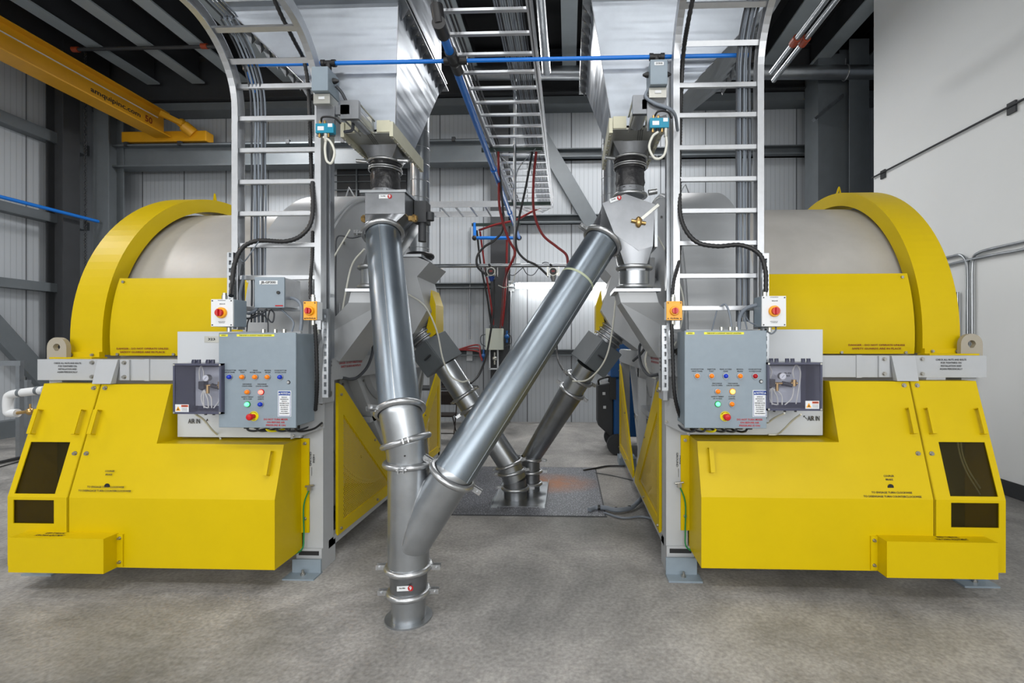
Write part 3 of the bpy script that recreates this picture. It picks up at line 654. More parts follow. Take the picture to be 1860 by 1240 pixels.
# =================================================================== control cabinets and switches
def make_cabinet(side, cx, D, zt, xs, cols, label):
    W, Hh, dp = .498, .60, .24
    t = thing('control_cabinet', label, 'control cabinet', (cx, D+dp/2, zt-Hh))
    MB().box(cx-W/2+.008, D+.022, zt-Hh+.008, cx+W/2-.008, D+dp, zt-.004).build('body', ENC, t, bev=.006)
    MB().box(cx-W/2, D, zt-Hh, cx+W/2, D+.018, zt).build('door', ENC, t, bev=.004)
    F = D
    rows = [(x, .279) for x in xs]+[(-.048, .374), (.041, .374), (-.048, .451), (.037, .451)]
    off = -.012 if side == 'left' else 0
    for i, ((dx, dz), m) in enumerate(zip(rows, cols)):
        if i > 4: dx += off
        c = V((cx+dx, F, zt-dz))
        nm = {ORN: 'orange', BLN: 'blue', REN: 'red', LRED: 'lit red', LGRN: 'lit green', LYL: 'lit yellow'}[m]
        o = MB().lathe(c, (0, -1, 0), [(0, .0145), (.01, .0145), (.019, .011), (.023, .004), (.0235, 0)], 20).build('pilot_light', m, t, label=nm+' pilot light')
        MB().ring(c+V((0, -.003, 0)), (0, 1, 0), .0155, .0035, 20, 6).build('bezel', {LRED: REN, LGRN: MATS.get('green_rim') or mat('green_rim', sr(10, 130, 60), 0, .3), LYL: ORN}.get(m, CLAMP), o)
    g = MB()
    def two(dx, dz, *ls):
        for i, (q, wd) in enumerate(ls): g.text(q, (cx+dx, F, zt-dz-.0125*i), .0075, width=wd)
    lab = [(('DOOR BOTTOM', .076), ('DROP PANEL', .066)), (('INJECTOR', .05), ('PORT', .028)), (('REAR ACCESS', .072), ('DOOR', .028)), (('MANUAL', .042), ('BRAKE', .034)), (('DOOR BOTTOM', .076), ('ACCESS DOOR', .074))]
    if side == 'left': lab[2] = (('REAR', .03), ('ACCESS DOOR', .074))
    for x, l in zip(xs, lab): two(x, .238, *l)
    two(-.052+off, .325, ('DISCHARGE', .058), ('CHUTE OPEN', .066)); two(.044+off, .325, ('DISCHARGE', .058), ('CHUTE CLOSED', .08))
    two(-.05+off, .406, ('SAFETY RESET', .078), ('OK TO RUN', .055)); two(.037+off, .406, ('E-STOP', .038), ('(LIGHT)', .038))
    g.build('lettering', INK, t)
    g = MB()
    for i, (q, wd) in enumerate((('DO NOT TURN MIXER', .155), ('ON BEFORE AIR', .115), ('PRESSURE IS ON', .125))): g.text(q, (cx+.145+off*2, F, zt-.546-.0185*i), .0115, width=wd)
    g.build('warning_lettering', INKR, t)
    for a, b, q in ((.008, .06, '24VDC'), (.118, .36, 'THIS IS NOT A LOCKOUT TAGOUT LOCATION')):
        x0, x1 = cx-W/2+a, cx-W/2+b
        o = MB().box(x0, F-.001, zt-.024, x1, F, zt-.010).build('warning_strip', LYEL, t)
        MB().text(q, ((x0+x1)/2, F-.001, zt-.017), .0075, width=(x1-x0)*.86 if len(q) > 6 else .03).build('lettering', INK, o)
    # notice sign
    x0, x1, z1, z0 = cx+.168, cx+.245, zt-.368, zt-.525
    if side == 'left': x0 -= .03; x1 -= .03
    o = MB().box(x0-.004, F-.001, z0-.003, x1+.004, F, z1+.003).build('notice_sign', WHT, t)
    MB().box(x0, F-.002, z1-.026, x1, F-.001, z1-.001).box(x0, F-.002, z0, x0+.002, F-.001, z1-.02).box(x1-.002, F-.002, z0, x1, F-.001, z1-.02).box(x0, F-.002, z0, x1, F-.001, z0+.002).build('border', NBLU, o)
    m = (x0+x1)/2
    MB().text('NOTICE', (m, F-.002, z1-.014), .012, width=.044).build('heading', WHT, o)
    for sx in (-1, 1): MB().add([(m+sx*.031-.006, F-.0035, z1-.019), (m+sx*.031+.006, F-.0035, z1-.019), (m+sx*.031, F-.0035, z1-.008)], [(0, 1, 2)]).build('triangle', WHT, o)
    g = MB()
    for i, (q, wd) in enumerate((('BEFORE ANY', .036), ('MAINTENANCE OR', .052), ('SERVICE IS', .034), ('PERFORMED ON THIS', .06), ('MACHINE, IT MUST', .056), ('BE LOCKED OUT', .046), ('IN ACCORDANCE', .048), ('WITH CURRENT', .044), ('OSHA REQUIREMENTS', .062))):
        g.text(q, (m, F-.001, z1-.038-.0127*i), .0062, width=wd)
    g.build('lettering', INK, o)
    # emergency stop
    c = V((cx-.003+off*1.5, F, zt-.526))
    o = MB().cyl(c, c+V((0, -.003, 0)), .031, n=32).build('emergency_stop', ESY, t, label='yellow ringed emergency stop')
    MB().lathe(c, (0, -1, 0), [(.003, .015), (.025, .013), (.03, .02), (.045, .021), (.052, .016), (.054, 0)], 28).build('button', ERED, o, label='red mushroom button')
    g = MB()
    for k, ch in enumerate('EMERGENCY'):
        a = math.radians(150-15*k); g.text(ch, c+V((math.cos(a)*.0255, -.003, math.sin(a)*.0255)), .006, (math.sin(a), 0, -math.cos(a)), (math.cos(a), 0, math.sin(a)))
    for k, ch in enumerate('STOP'):
        a = math.radians(245+16*k); g.text(ch, c+V((math.cos(a)*.0255, -.003, math.sin(a)*.0255)), .006, (-math.sin(a), 0, math.cos(a)), (-math.cos(a), 0, -math.sin(a)))
    g.build('lettering', INK, o)
    c = V((cx+.214+off, F, zt-.312)); o = MB().ring(c, (0, 1, 0), .0095, .003, 20, 6).build('lock', BLK, t)
    MB().cyl(c, c+V((0, -.006, 0)), .008, n=16).build('cylinder', CLAMP, o)
    # cable glands under and over
    for i, dx in enumerate((-.15, -.08, -.01, .06, .13, .19)):
        c = V((cx+dx, D+.12, zt-Hh+.01)); MB().cyl(c, c-V((0, 0, .035)), .016).build('gland', BLK, t)
    gx = (-.05, .03, .09) if side == 'left' else (.02, .075, .115)
    for dx in gx: c = V((cx+dx, D+.14, zt-.004)); MB().cyl(c, c+V((0, 0, .03)), .013, n=8).build('gland', STL, t)
    return t
xsL = (-.175, -.093, -.01, .07, .151); xsR = (-.173, -.086, 0, .087, .177)
cl_, cr_ = P(467, 604, 2.98), P(1318, 600, 3.0)
make_cabinet('left', cl_.x, 2.98, cl_.z, xsL, [BLN, ORN, ORN, ORN, BLN, ORN, LRED, LGRN, BLN], 'grey control cabinet on the left mixer, blue lamps at both ends of its top row')
make_cabinet('right', cr_.x, 3.0, cr_.z, xsR, [ORN, ORN, BLN, ORN, REN, ORN, LYL, LGRN, ORN], 'grey control cabinet on the right mixer, red lamp at the end of its top row')
# hoses that drape below the cabinets
for nm, c0, D in (('left', cl_, 2.98), ('right', cr_, 3.0)):
    for k in range(6):
        x = c0.x-.15+.065*k; m = (CBD, CBD, ESY, CBD, CBD, BLK)[k]
        sx = 1 if nm == 'left' else -1
        MB().tube([(x, D+.12, c0.z-.62), (x+.01*sx, D+.13, c0.z-.64), (x+.03*sx, D+.17, c0.z-.65), (x+.06*sx, D+.25, c0.z-.645), (x+.07*sx, D+.33, c0.z-.62)], .007).build('cabinet_cable', m,
            label='short cable looping out of the glands under the %s control cabinet' % nm, cat='cable', group='cables under the %s control cabinet' % nm)

def make_switch(name, c, W, Hh, dp, face, body, kr, label, cat='switch'):
    t = thing(name, label, cat, (c.x, c.y+dp/2, c.z-Hh/2)); D = c.y
    MB().box(c.x-W/2, D+.012, c.z-Hh/2, c.x+W/2, D+dp, c.z+Hh/2).build('body', body, t, bev=.004)
    o = MB().box(c.x-W/2, D, c.z-Hh/2, c.x+W/2, D+.011, c.z+Hh/2).build('cover', face, t, bev=.002)
    for sx in (-1, 1):
        for sz in (-1, 1): q = V((c.x+sx*(W/2-.01), D, c.z+sz*(Hh/2-.01))); MB().cyl(q, q+V((0, -.003, 0)), .004, n=10).build('screw', BLK, o)
    q = c+V((0, 0, -.002 if W < .12 else .0))
    k = MB().lathe(q, (0, -1, 0), [(0, kr), (.012, kr), (.016, kr*.9)], 32).build('dial', EYEL, t)
    MB().cyl(q+V((0, -.016, 0)), q+V((0, -.034, 0)), kr*.66).build('knob', ERED, k)
    MB().box(q.x-kr*.14, q.y-.046, q.z-kr*.66, q.x+kr*.14, q.y-.03, q.z+kr*.66).build('grip', ERED, k, bev=.003)
    g = MB()
    if W > .12:
        g.text('WARNING', (c.x, D, c.z+Hh/2-.008), .004, width=.05); g.text('BALDOR', (c.x+.004, D, c.z+Hh/2-.03), .006, width=.036)
        g.text('MANUAL MOTOR', (c.x, D, c.z-Hh/2+.03), .004, width=.045); g.text('CONTROLLER', (c.x, D, c.z-Hh/2+.023), .004, width=.038)
    else: g.text('Allen-Bradley', (c.x, D, c.z-Hh/2+.011), .009, width=.055)
    g.build('lettering', INK, t)
    for sx in (-.03 if W > .12 else 0,): q = V((c.x+sx, D+dp/2, c.z+Hh/2)); MB().cyl(q, q+V((0, 0, .03)), .016, n=8).cyl(q+V((0, 0, .03)), q+V((0, 0, .045)), .012).build('fitting', STL, t)
    q = V((c.x, D+dp/2, c.z-Hh/2)); MB().cyl(q, q-V((0, 0, .03)), .013, n=8).build('fitting', STL, t)
p = P(403, 568, 2.93); make_switch('disconnect_switch', p, .118+.022, .17, .13, WHT, ENC, .034, 'pale box with red switch on yellow dial, left of the left cable ladder')
p = P(1406, 565, 2.98); make_switch('disconnect_switch', p, .145, .185, .13, WHT, ENC, .034, 'pale box with red switch on yellow dial, right of the right cable ladder')
p = P(563, 564, 3.0); make_switch('disconnect_switch', p, .085, .118, .075, EYEL, WHT, .029, 'small orange faced box with red rotary switch on the left cable ladder')
p = P(1225, 564, 3.05); make_switch('disconnect_switch', p, .098, .118, .075, EYEL, WHT, .029, 'small orange faced box with red rotary switch on the right cable ladder')
# junction box
c = P(490, 531, 3.06); t = thing('junction_box', 'grey junction box labelled JB-GP300 hung on the left cable ladder', 'junction box', (c.x, 3.14, c.z-.1))
MB().box(c.x-.095, 3.072, c.z-.096, c.x+.095, 3.25, c.z+.096).build('body', ALU, t, bev=.004); MB().box(c.x-.098, 3.055, c.z-.099, c.x+.098, 3.07, c.z+.099).build('door', ENC, t, bev=.003)
o = MB().box(c.x-.064, 3.053, c.z+.052, c.x+.056, 3.055, c.z+.076).build('label_plate', WHT, t); MB().text('JB-GP300', (c.x-.004, 3.053, c.z+.064), .015, width=.098).build('lettering', INK, o)
MB().cyl((c.x+.062, 3.054, c.z-.002), (c.x+.062, 3.046, c.z-.002), .0105).build('lock', BLK, t)
MB().box(c.x+.04, 3.053, c.z-.09, c.x+.09, 3.055, c.z-.082).build('red_strip', INKR, t)
# =================================================================== pneumatic boxes
def make_pneu(side, x0, x1, z0, z1, D, label):
    t = thing('pneumatic_box', label, 'box', ((x0+x1)/2, D+.1, z0)); B = D+.2; s = 1 if side == 'right' else -1
    mb = MB(); mb.box(x0, D+.02, z0, x1, B, z0+.006).box(x0, D+.02, z1-.006, x1, B, z1).box(x0, D+.02, z0, x0+.006, B, z1).box(x1-.006, D+.02, z0, x1, B, z1).box(x0, B-.006, z0, x1, B, z1); mb.build('case', SMKW, t)
    MB().box(x0+.012, B-.03, z0+.03, x1-.05 if s > 0 else x1-.012, B-.026, z1-.03).build('mounting_plate', PWH, t)
    fr = MB(); e = .012; fr.box(x0, D, z0, x1, D+.02, z0+e).box(x0, D, z1-e, x1, D+.02, z1).box(x0, D, z0, x0+e, D+.02, z1).box(x1-e, D, z0, x1, D+.02, z1); fr.build('rim', SMKW, t, bev=0)
    MB().box(x0+e, D+.004, z0+e, x1-e, D+.007, z1-e).build('clear_cover', CLEAR, t)
    for sx, sz in ((x0, z0), (x0, z1), (x1, z0), (x1, z1)): q = V((sx+(.008 if sx == x0 else -.008), D, sz+(.008 if sz == z0 else -.008))); MB().cyl(q, q+V((0, -.003, 0)), .006, n=12).build('screw', STL, t)
    w_ = x1-x0; h_ = z1-z0; U = lambda a, b, d=.1: V((x0+(a if s > 0 else min(.95, a*.85+.22))*w_, D+d, z0+b*h_))
    gc = U(.36, .70, .06); o = MB().cyl(gc, gc+V((0, .03, 0)), .021).build('gauge', STL, t); MB().cyl(gc+V((0, -.001, 0)), gc, .018).build('dial', WHT, o)
    MB().beam(gc+V((-.007, -.003, -.009)), gc+V((.009, -.003, .009)), .0015, .001).build('needle', INK, o)
    mb = MB(); mb.sphere(U(.17, .53), .02, sc=(1, 1, 1.5)).sphere(U(.13, .50), .015).obox(U(.19, .55), (.018, 0, 0), (0, .02, 0), (0, 0, .024)); mb.build('regulator', BLK, t)
    MB().cyl(U(.3, .55), U(.3, .38), .011).cyl(U(.24, .54), U(.42, .54), .008).build('fitting', BRASS, t)
    MB().cyl(U(.4, .54), U(.58, .5), .014).build('valve', BLK, t); MB().cyl(U(.62, .48), U(.62, .62), .015).cyl(U(.56, .54), U(.68, .54), .01).build('fitting', BRASS, t)
    for pts in ([(.2, .45), (.14, .3), (.2, .12), (.3, .08)], [(.2, .45), (.2, .2), (.21, .08)], [(.21, .45), (.3, .25), (.32, .08)], [(.23, .42), (.38, .3), (.4, .08)], [(.62, .45), (.58, .22), (.45, .08)], [(.62, .65), (.6, .8), (.66, .93), (.74, .8), (.72, .5), (.66, .1)], [(.1, .65), (.09, .85), (.14, .93), (.2, .8), (.18, .65)]):
        MB().tube([U(*q) for q in pts], .0042, 8, 5).build('air_tube', WCB, t)
    q = U(.53, .72, .165); g = MB(); g.text('75 PSI', (q.x+.02, q.y, q.z+.006), .011, width=.042); g.text('MAX', (q.x+.02, q.y, q.z-.010), .011, width=.028); g.build('lettering', INK, t)
    if s > 0: lx0, lx1 = x1-.1, x1-.018
    else: lx0, lx1 = x0+.012, x0+.1
    lz0, lz1 = z0+.012, z0+.06; y = D+.003
    o = MB().box(lx0, y, lz0, lx1, y+.001, lz1).build('warning_label', WHT, t)
    a = lx0+.02; MB().add([(a-.016, y-.001, lz0+.008), (a+.016, y-.001, lz0+.008), (a, y-.001, lz0+.036)], [(0, 1, 2)]).build('triangle', EYEL, o)
    MB().add([(a-.006, y-.002, lz0+.012), (a+.006, y-.002, lz0+.012), (a, y-.002, lz0+.026)], [(0, 1, 2)]).build('symbol', INK, o)
    MB().box(lx0+.04, y-.001, lz1-.016, lx1-.004, y, lz1-.004).build('heading', mat('label_orange', sr(215, 85, 40)) if 'label_orange' not in MATS else MATS['label_orange'], o)
    g = MB(); g.text('WARNING', ((lx0+lx1)/2+.018, y-.001, lz1-.010), .007, width=.032)
    for i in range(3): g.text('Pressurized system', ((lx0+lx1)/2+.018, y-.0005, lz1-.023-.008*i), .0035, width=.034)
    g.build('lettering', INK, o)
    # clip rail on top
    for k in range(8):
        if k == 2 or k == 5: continue
        x = x0+.05+k*w_*.1; MB().box(x, D+.09, z1, x+.022, D+.1, z1+.022).tube([(x, D+.088, z1+.002), (x+.004, D+.088, z1+.018), (x+.018, D+.088, z1+.018), (x+.02, D+.088, z1+.004)], .0022, 6, 1).build('clip', SMKW, t)
    for k in range(3):
        q = U(.25+.2*k, 0, .1); MB().cyl(q, q-V((0, 0, .02)), .008, n=8).build('fitting', BLK, t)
    return t
a, b = P(314, 660, 2.95), P(402, 752, 2.95)
make_pneu('left', a.x, b.x, b.z, a.z, 2.95, 'smoked clear box of air fittings and gauge left of the left control cabinet')
g = MB(); g.text('AIR IN', P(353, 765, 3.27), .032, width=.085); q = P(376, 765, 3.27); g.beam(q+V((-.014, 0, -.012)), q+V((0, 0, .008)), .002, .003); g.add([q+V((-.006, 0, .005)), q+V((.007, 0, .005)), q+V((.002, 0, .02))], [(0, 1, 2)])
g.build('air_in_lettering', INK, label='black AIR IN lettering on the white plate under the left pneumatic box', cat='lettering')
a, b = P(1394, 658, 2.98), P(1494, 746, 2.98)
make_pneu('right', a.x, b.x, b.z, a.z, 2.98, 'smoked clear box of air fittings and gauge right of the right control cabinet')
g = MB(); g.text('AIR IN', P(1478, 760, 3.33), .032, width=.08); q = P(1462, 758, 3.33); g.beam(q+V((.014, 0, -.01)), q+V((0, 0, .004)), .002, .003); g.add([q+V((-.01, 0, .0)), q+V((.003, 0, .01)), q+V((-.008, 0, .014))], [(0, 1, 2)])
g.build('air_in_lettering', INK, label='black AIR IN lettering on the white plate under the right pneumatic box', cat='lettering')
MB().tube([P(355, 752, 3.0), P(370, 762, 3.1), P(385, 780, 3.2), P(398, 792, 3.3), P(402, 800, 3.3)], .006).build('air_line', WCB, label='pale air hose dropping from the left pneumatic box', cat='hose')
MB().tube([P(1455, 752, 3.0), P(1440, 763, 3.1), P(1425, 778, 3.2), P(1412, 788, 3.3), P(1396, 789, 3.3)], .006).build('air_line', WCB, label='pale air hose dropping from the right end of the right pneumatic box', cat='hose')
MB().tube([P(1425, 750, 3.0), P(1408, 758, 3.1), P(1394, 768, 3.2)], .006).build('air_line', WCB, label='pale air hose passing behind the right control cabinet edge', cat='hose')
# =================================================================== arched cable ladders
def ladder(side, pxl, pxr, D, zc, R, zr, label):
    xl, xr = P(pxl, 300, D).x, P(pxr, 300, D).x
    t = thing('cable_ladder', label, 'cable ladder', ((xl+xr)/2, D, 1.70))
    path = [(D, 1.70), (D, zc)]
    for k in range(1, 15):
        a = math.pi/2*k/14; path.append((D-R*(1-math.cos(a)), zc+R*math.sin(a)))
    path.append((1.2, zc+R))
    for x in (xl, xr):
        loops = []
        for i, (d, z) in enumerate(path):
            p0 = V((0, *path[max(i-1, 0)])); p1 = V((0, *path[min(i+1, len(path)-1)])); tg = (p1-p0).normalized(); nn = V((0, -tg.z, tg.y))
            c = V((x, d, z)); hw = .021; dpth = .075
            sx = 1 if x == xr else -1
            # C section: web outward, flanges inward
            prof = [(sx*hw, 0), (sx*hw, dpth), (-sx*hw, dpth), (-sx*hw, dpth-.006), (sx*(hw-.006), dpth-.006), (sx*(hw-.006), .006), (-sx*hw, .006), (-sx*hw, 0)]
            loops.append([c+V((q, 0, 0))-nn*w2 for q, w2 in prof])
        MB().loft(loops).build('side_rail', ALU, t)
    for z in zr: MB().box(xl, D+.015, z-.016, xr, D+.04, z+.016).build('rung', ALU, t, bev=.003)
    for a in ((38, 62) if side == 'left' else (25, 53)):
        a = math.radians(a); c = V(((xl+xr)/2, D-(R-.03)*0-R*(1-math.cos(a))+.03*math.cos(a), zc+R*math.sin(a)+.03*math.sin(a)))
        MB().obox(c, ((xr-xl)/2, 0, 0), V((0, -math.sin(a), math.cos(a)))*.016, V((0, math.cos(a), math.sin(a)))*.012).build('rung', ALU, t)
    for d in (2.45, 2.2, 1.95): MB().box(xl, d-.016, zc+R+.01, xr, d+.016, zc+R+.035).build('rung', ALU, t)
    # cable bundle
    bx = (xl+.09) if side == 'left' else (xr-.14)
    for k in range(8):
        x = bx+.0125*k+random.uniform(-.002, .002); dd = .045+.013*(k % 2)
        pts = [V((x+random.uniform(-.004, .004), D+dd, z)) for z in (1.75, 2.0, 2.3, 2.6, 2.9, zc-.05)]
        for a in (15, 32, 50, 68, 85):
            a = math.radians(a); pts.append(V((x, D-R+(R+dd)*math.cos(a), zc+(R+dd)*math.sin(a))))
        pts.append(V((x, 1.3, zc+R+dd)))
        MB().tube(pts, .0062, 7, 4).build('ladder_cable', CAB if k % 3 else CBD, label='thin grey cable in the bundle tied down the %s cable ladder' % side, cat='cable', group='cables on the %s cable ladder' % side)
    return xl, xr
zr = [P(1300, y, 3.2).z for y in (151, 206, 265, 323, 381, 440, 500, 559)]
lxl, lxr = ladder('left', 426, 577, 3.2, 3.20, .42, [P(500, y, 3.2).z for y in (153, 212, 270, 328, 386, 444, 503, 560)], 'aluminium cable ladder arching up in front of the left mixer')
rxl, rxr = ladder('right', 1229, 1382, 3.2, 3.38, .40, zr, 'aluminium cable ladder arching up in front of the right mixer')
# upright posts beside the ladders
q = P(596, 400, 3.33); MB().box(q.x-.03, 3.3, .3+1.2, q.x+.03, 3.36, P(596, 185, 3.33).z).build('strut_post', GALV, label='galvanised square post standing against the left cable ladder inner rail', cat='post')
q = P(1216, 400, 3.33); MB().box(q.x-.025, 3.3, 1.5, q.x+.012, 3.36, P(1216, 120, 3.33).z).build('strut_post', GALV, label='galvanised square post standing against the right cable ladder inner rail', cat='post')
def strut(x, D, z0, z1, label):
    mb = MB(); mb.box(x-.0205, D+.003, z0, x-.0165, D+.035, z1).box(x+.0165, D+.003, z0, x+.0205, D+.035, z1)
    # front web pierced by slots
    z = z0
    while z < z1-.05:
        mb.box(x-.0205, D, z, x+.0205, D+.004, z+.022); mb.box(x-.0205, D, z+.022, x-.008, D+.004, z+.05); mb.box(x+.008, D, z+.022, x+.0205, D+.004, z+.05); z += .05
    mb.box(x-.0205, D, z, x+.0205, D+.004, z1); mb.box(x-.0205, D+.031, z0, x+.0205, D+.035, z1)
    mb.build('slotted_strut', GALV, label=label, cat='strut channel')
q = P(418, 458, 3.1); strut(q.x, 3.1, 1.7, q.z, 'slotted strut channel behind the pale grey switch at the left cable ladder')
q = P(1393, 458, 3.12); strut(q.x+.005, 3.15, 1.1, q.z, 'slotted strut channel behind the pale grey switch at the right cable ladder')
q = P(585, 560, 3.08); strut(q.x+.0, 3.12, 1.25, q.z, 'slotted strut channel behind the small orange switch at the left')
q = P(1211, 590, 3.1); strut(q.x, 3.15, 1.3, q.z, 'slotted strut channel behind the small orange switch at the right')
# black corrugated conduits
def conduit(pts, r, label): MB().tube(pts, r, 12, 10, ribs=.009).build('corrugated_conduit', BLK, label=label, cat='conduit')
conduit([P(568, 330, 3.2), P(567, 395, 3.17), P(550, 425, 3.15), P(520, 438, 3.14), P(470, 437, 3.14), P(440, 450, 3.13), P(426, 480, 3.1), P(422, 515, 3.06), P(420, 537, 3.0)], .0155, 'black corrugated conduit curving across the left cable ladder to the pale switch')
conduit([P(490, -20, 2.85), P(512, 30, 2.95), P(535, 75, 3.1), P(552, 110, 3.26), P(560, 160, 3.28), P(563, 220, 3.28), P(566, 330, 3.26), P(568, 360, 3.24)], .014, 'black corrugated conduit running up inside the left cable ladder')
conduit([P(568, 420, 3.26), P(567, 470, 3.2), P(564, 510, 3.12), P(564, 542, 3.05)], .012, 'black corrugated conduit entering the small orange switch at the left from above')
conduit([P(572, 588, 3.05), P(575, 640, 3.08), P(576, 700, 3.12), P(573, 745, 3.2)], .013, 'black corrugated conduit dropping from the small orange switch at the left')
conduit([P(1262, -20, 2.85), P(1250, 40, 2.98), P(1242, 90, 3.15), P(1238, 150, 3.25), P(1235, 250, 3.25), P(1234, 340, 3.22), P(1238, 400, 3.18), P(1262, 437, 3.14), P(1300, 447, 3.12), P(1345, 445, 3.12), P(1378, 460, 3.1), P(1390, 490, 3.07), P(1391, 530, 3.03)], .0155, 'black corrugated conduit curving across the right cable ladder to the pale switch')
conduit([P(1236, 440, 3.25), P(1232, 480, 3.2), P(1224, 510, 3.14), P(1221, 540, 3.09)], .012, 'black corrugated conduit entering the small orange switch at the right from above')
conduit([P(1220, 588, 3.08), P(1222, 650, 3.1), P(1226, 720, 3.12), P(1240, 765, 3.2), P(1262, 782, 3.25)], .013, 'black corrugated conduit dropping from the small orange switch at the right')
# grey flexible cables around the cabinets
def cable(pts, r, m, label, nm='cable'): MB().tube(pts, r, 9, 6).build(nm, m, label=label, cat='cable')
cable([P(1310, 555, 3.2), P(1318, 553, 3.18), P(1325, 570, 3.16), P(1329, 598, 3.14)], .007, CAB, 'grey cable hooking over the lowest rung into the right control cabinet')
cable([P(1376, 553, 3.06), P(1355, 560, 3.1), P(1344, 575, 3.13), P(1342, 598, 3.14)], .012, CAB, 'thick grey cable from the pale switch into the right control cabinet')
cable([P(1346, 566, 3.15), P(1353, 582, 3.14), P(1357, 598, 3.14)], .005, CAB, 'thin grey cable beside the thick one on the right control cabinet')
cable([P(1355, 575, 3.15), P(1362, 585, 3.12), P(1376, 590, 3.06)], .004, CAB, 'thin grey cable sagging toward the right pale switch')
cable([P(1303, 560, 3.22), P(1298, 580, 3.24), P(1293, 600, 3.26)], .005, CAB, 'grey cable slanting behind the right control cabinet top')
cable([P(443, 500, 3.22), P(436, 540, 3.2), P(448, 568, 3.15), P(465, 562, 3.12), P(472, 545, 3.12)], .010, CAB, 'grey cable looping under the junction box from the ladder bundle')
cable([P(441, 480, 3.24), P(434, 548, 3.2), P(445, 577, 3.15), P(470, 572, 3.12), P(485, 562, 3.12)], .007, CBD, 'dark grey cable looping lowest under the junction box')
cable([P(517, 550, 3.15), P(530, 541, 3.13), P(546, 552, 3.12), P(548, 580, 3.12), P(546, 600, 3.12)], .011, CAB, 'grey cable bending from the junction box side down to the left control cabinet')
cable([P(508, 560, 3.15), P(520, 570, 3.15), P(533, 585, 3.14), P(530, 602, 3.14)], .006, CAB, 'thin grey cable from under the junction box to the left cabinet')
cable([P(490, 563, 3.15), P(487, 578, 3.15), P(495, 585, 3.14), P(498, 570, 3.14), P(492, 562, 3.14)], .005, CBD, 'small dark loop of cable under the junction box')
cable([P(448, 602, 3.2), P(452, 580, 3.2), P(470, 568, 3.18), P(485, 580, 3.18), P(487, 603, 3.18)], .004, CBD, 'thin dark cable arching above the left control cabinet')
cable([P(470, 438, 3.13), P(455, 460, 3.15), P(443, 475, 3.18), P(437, 470, 3.2)], .004, CAB, 'thin grey cable curling off the left ladder rung')
cable([P(1392, 600, 3.06), P(1401, 606, 3.05), P(1409, 600, 3.05), P(1409, 592, 3.04)], .005, CAB, 'small grey cable loop under the right pale switch')
# =================================================================== hoppers
def hopper(side, xa, xb, xc, dn, df):
    L = side == 'left'; t = thing('feed_hopper', 'large galvanised sheet hopper tapering down above the %s mixer' % side, 'hopper', (xc, 3.7, 3.13))
    z0, z1 = 3.13, 4.0; o = .15
    bot = [(xc-o, 3.40), (xc+o, 3.40), (xc+o, 3.80), (xc-o, 3.80)]; top = [(xa, dn), (xb, dn), (xb, df), (xa, df)]
    B = [V((x, y, z0)) for x, y in bot]; Tt = [V((x, y, z1)) for x, y in top]
    MB().loft([B, Tt], caps=False).build('cone', GALH, t)
    U = [V((x, y, 6.8)) for x, y in top]; MB().loft([[q+V((0, 0, .05)) for q in Tt], U], caps=False).build('bin', GALH, t)
    # corner seams and horizontal stiffeners
    for i in (0, 1): MB().beam(B[i]+V((0, -.003, 0)), Tt[i]+V((0, -.003, 0)), .004, .012, (0, -1, 0)).build('seam', GALD, t)
    # flange with tooth gussets round the top of the taper
    e = .055; fl = MB()
    fl.box(xa-e, dn-e, z1, xb+e, dn, z1+.012).box(xa-e, df, z1, xb+e, df+e, z1+.012).box(xa-e, dn, z1, xa, df, z1+.012).box(xb, dn, z1, xb+e, df, z1+.012)
    fl.box(xa-e, dn-e, z1+.04, xb+e, dn, z1+.052).box(xa-e, dn, z1+.04, xa, df, z1+.052).box(xb, dn, z1+.04, xb+e, df, z1+.052)
    fl.build('flange', GALV, t)
    for sx, x in ((-1, xa), (1, xb)):
        for k in range(10):
            y = dn+.06+k*(df-dn-.12)/9
            MB().loft([[V((x, y, z1)), V((x+sx*e, y, z1)), V((x, y, z1-.09))], [V((x, y+.008, z1)), V((x+sx*e, y+.05, z1)), V((x, y+.05, z1-.02))]]).build('gusset', GALD, t)
            c = V((x+sx*.03, y+.06, z1)); MB().cyl(c, c-V((0, 0, .015)), .01, n=6).build('bolt', BOLT, t)
    return t
hopper('left', -2.45, -1.2, -1.385, 3.36, 4.5)
hopper('right', .15, 1.42, .45, 3.36, 4.6)
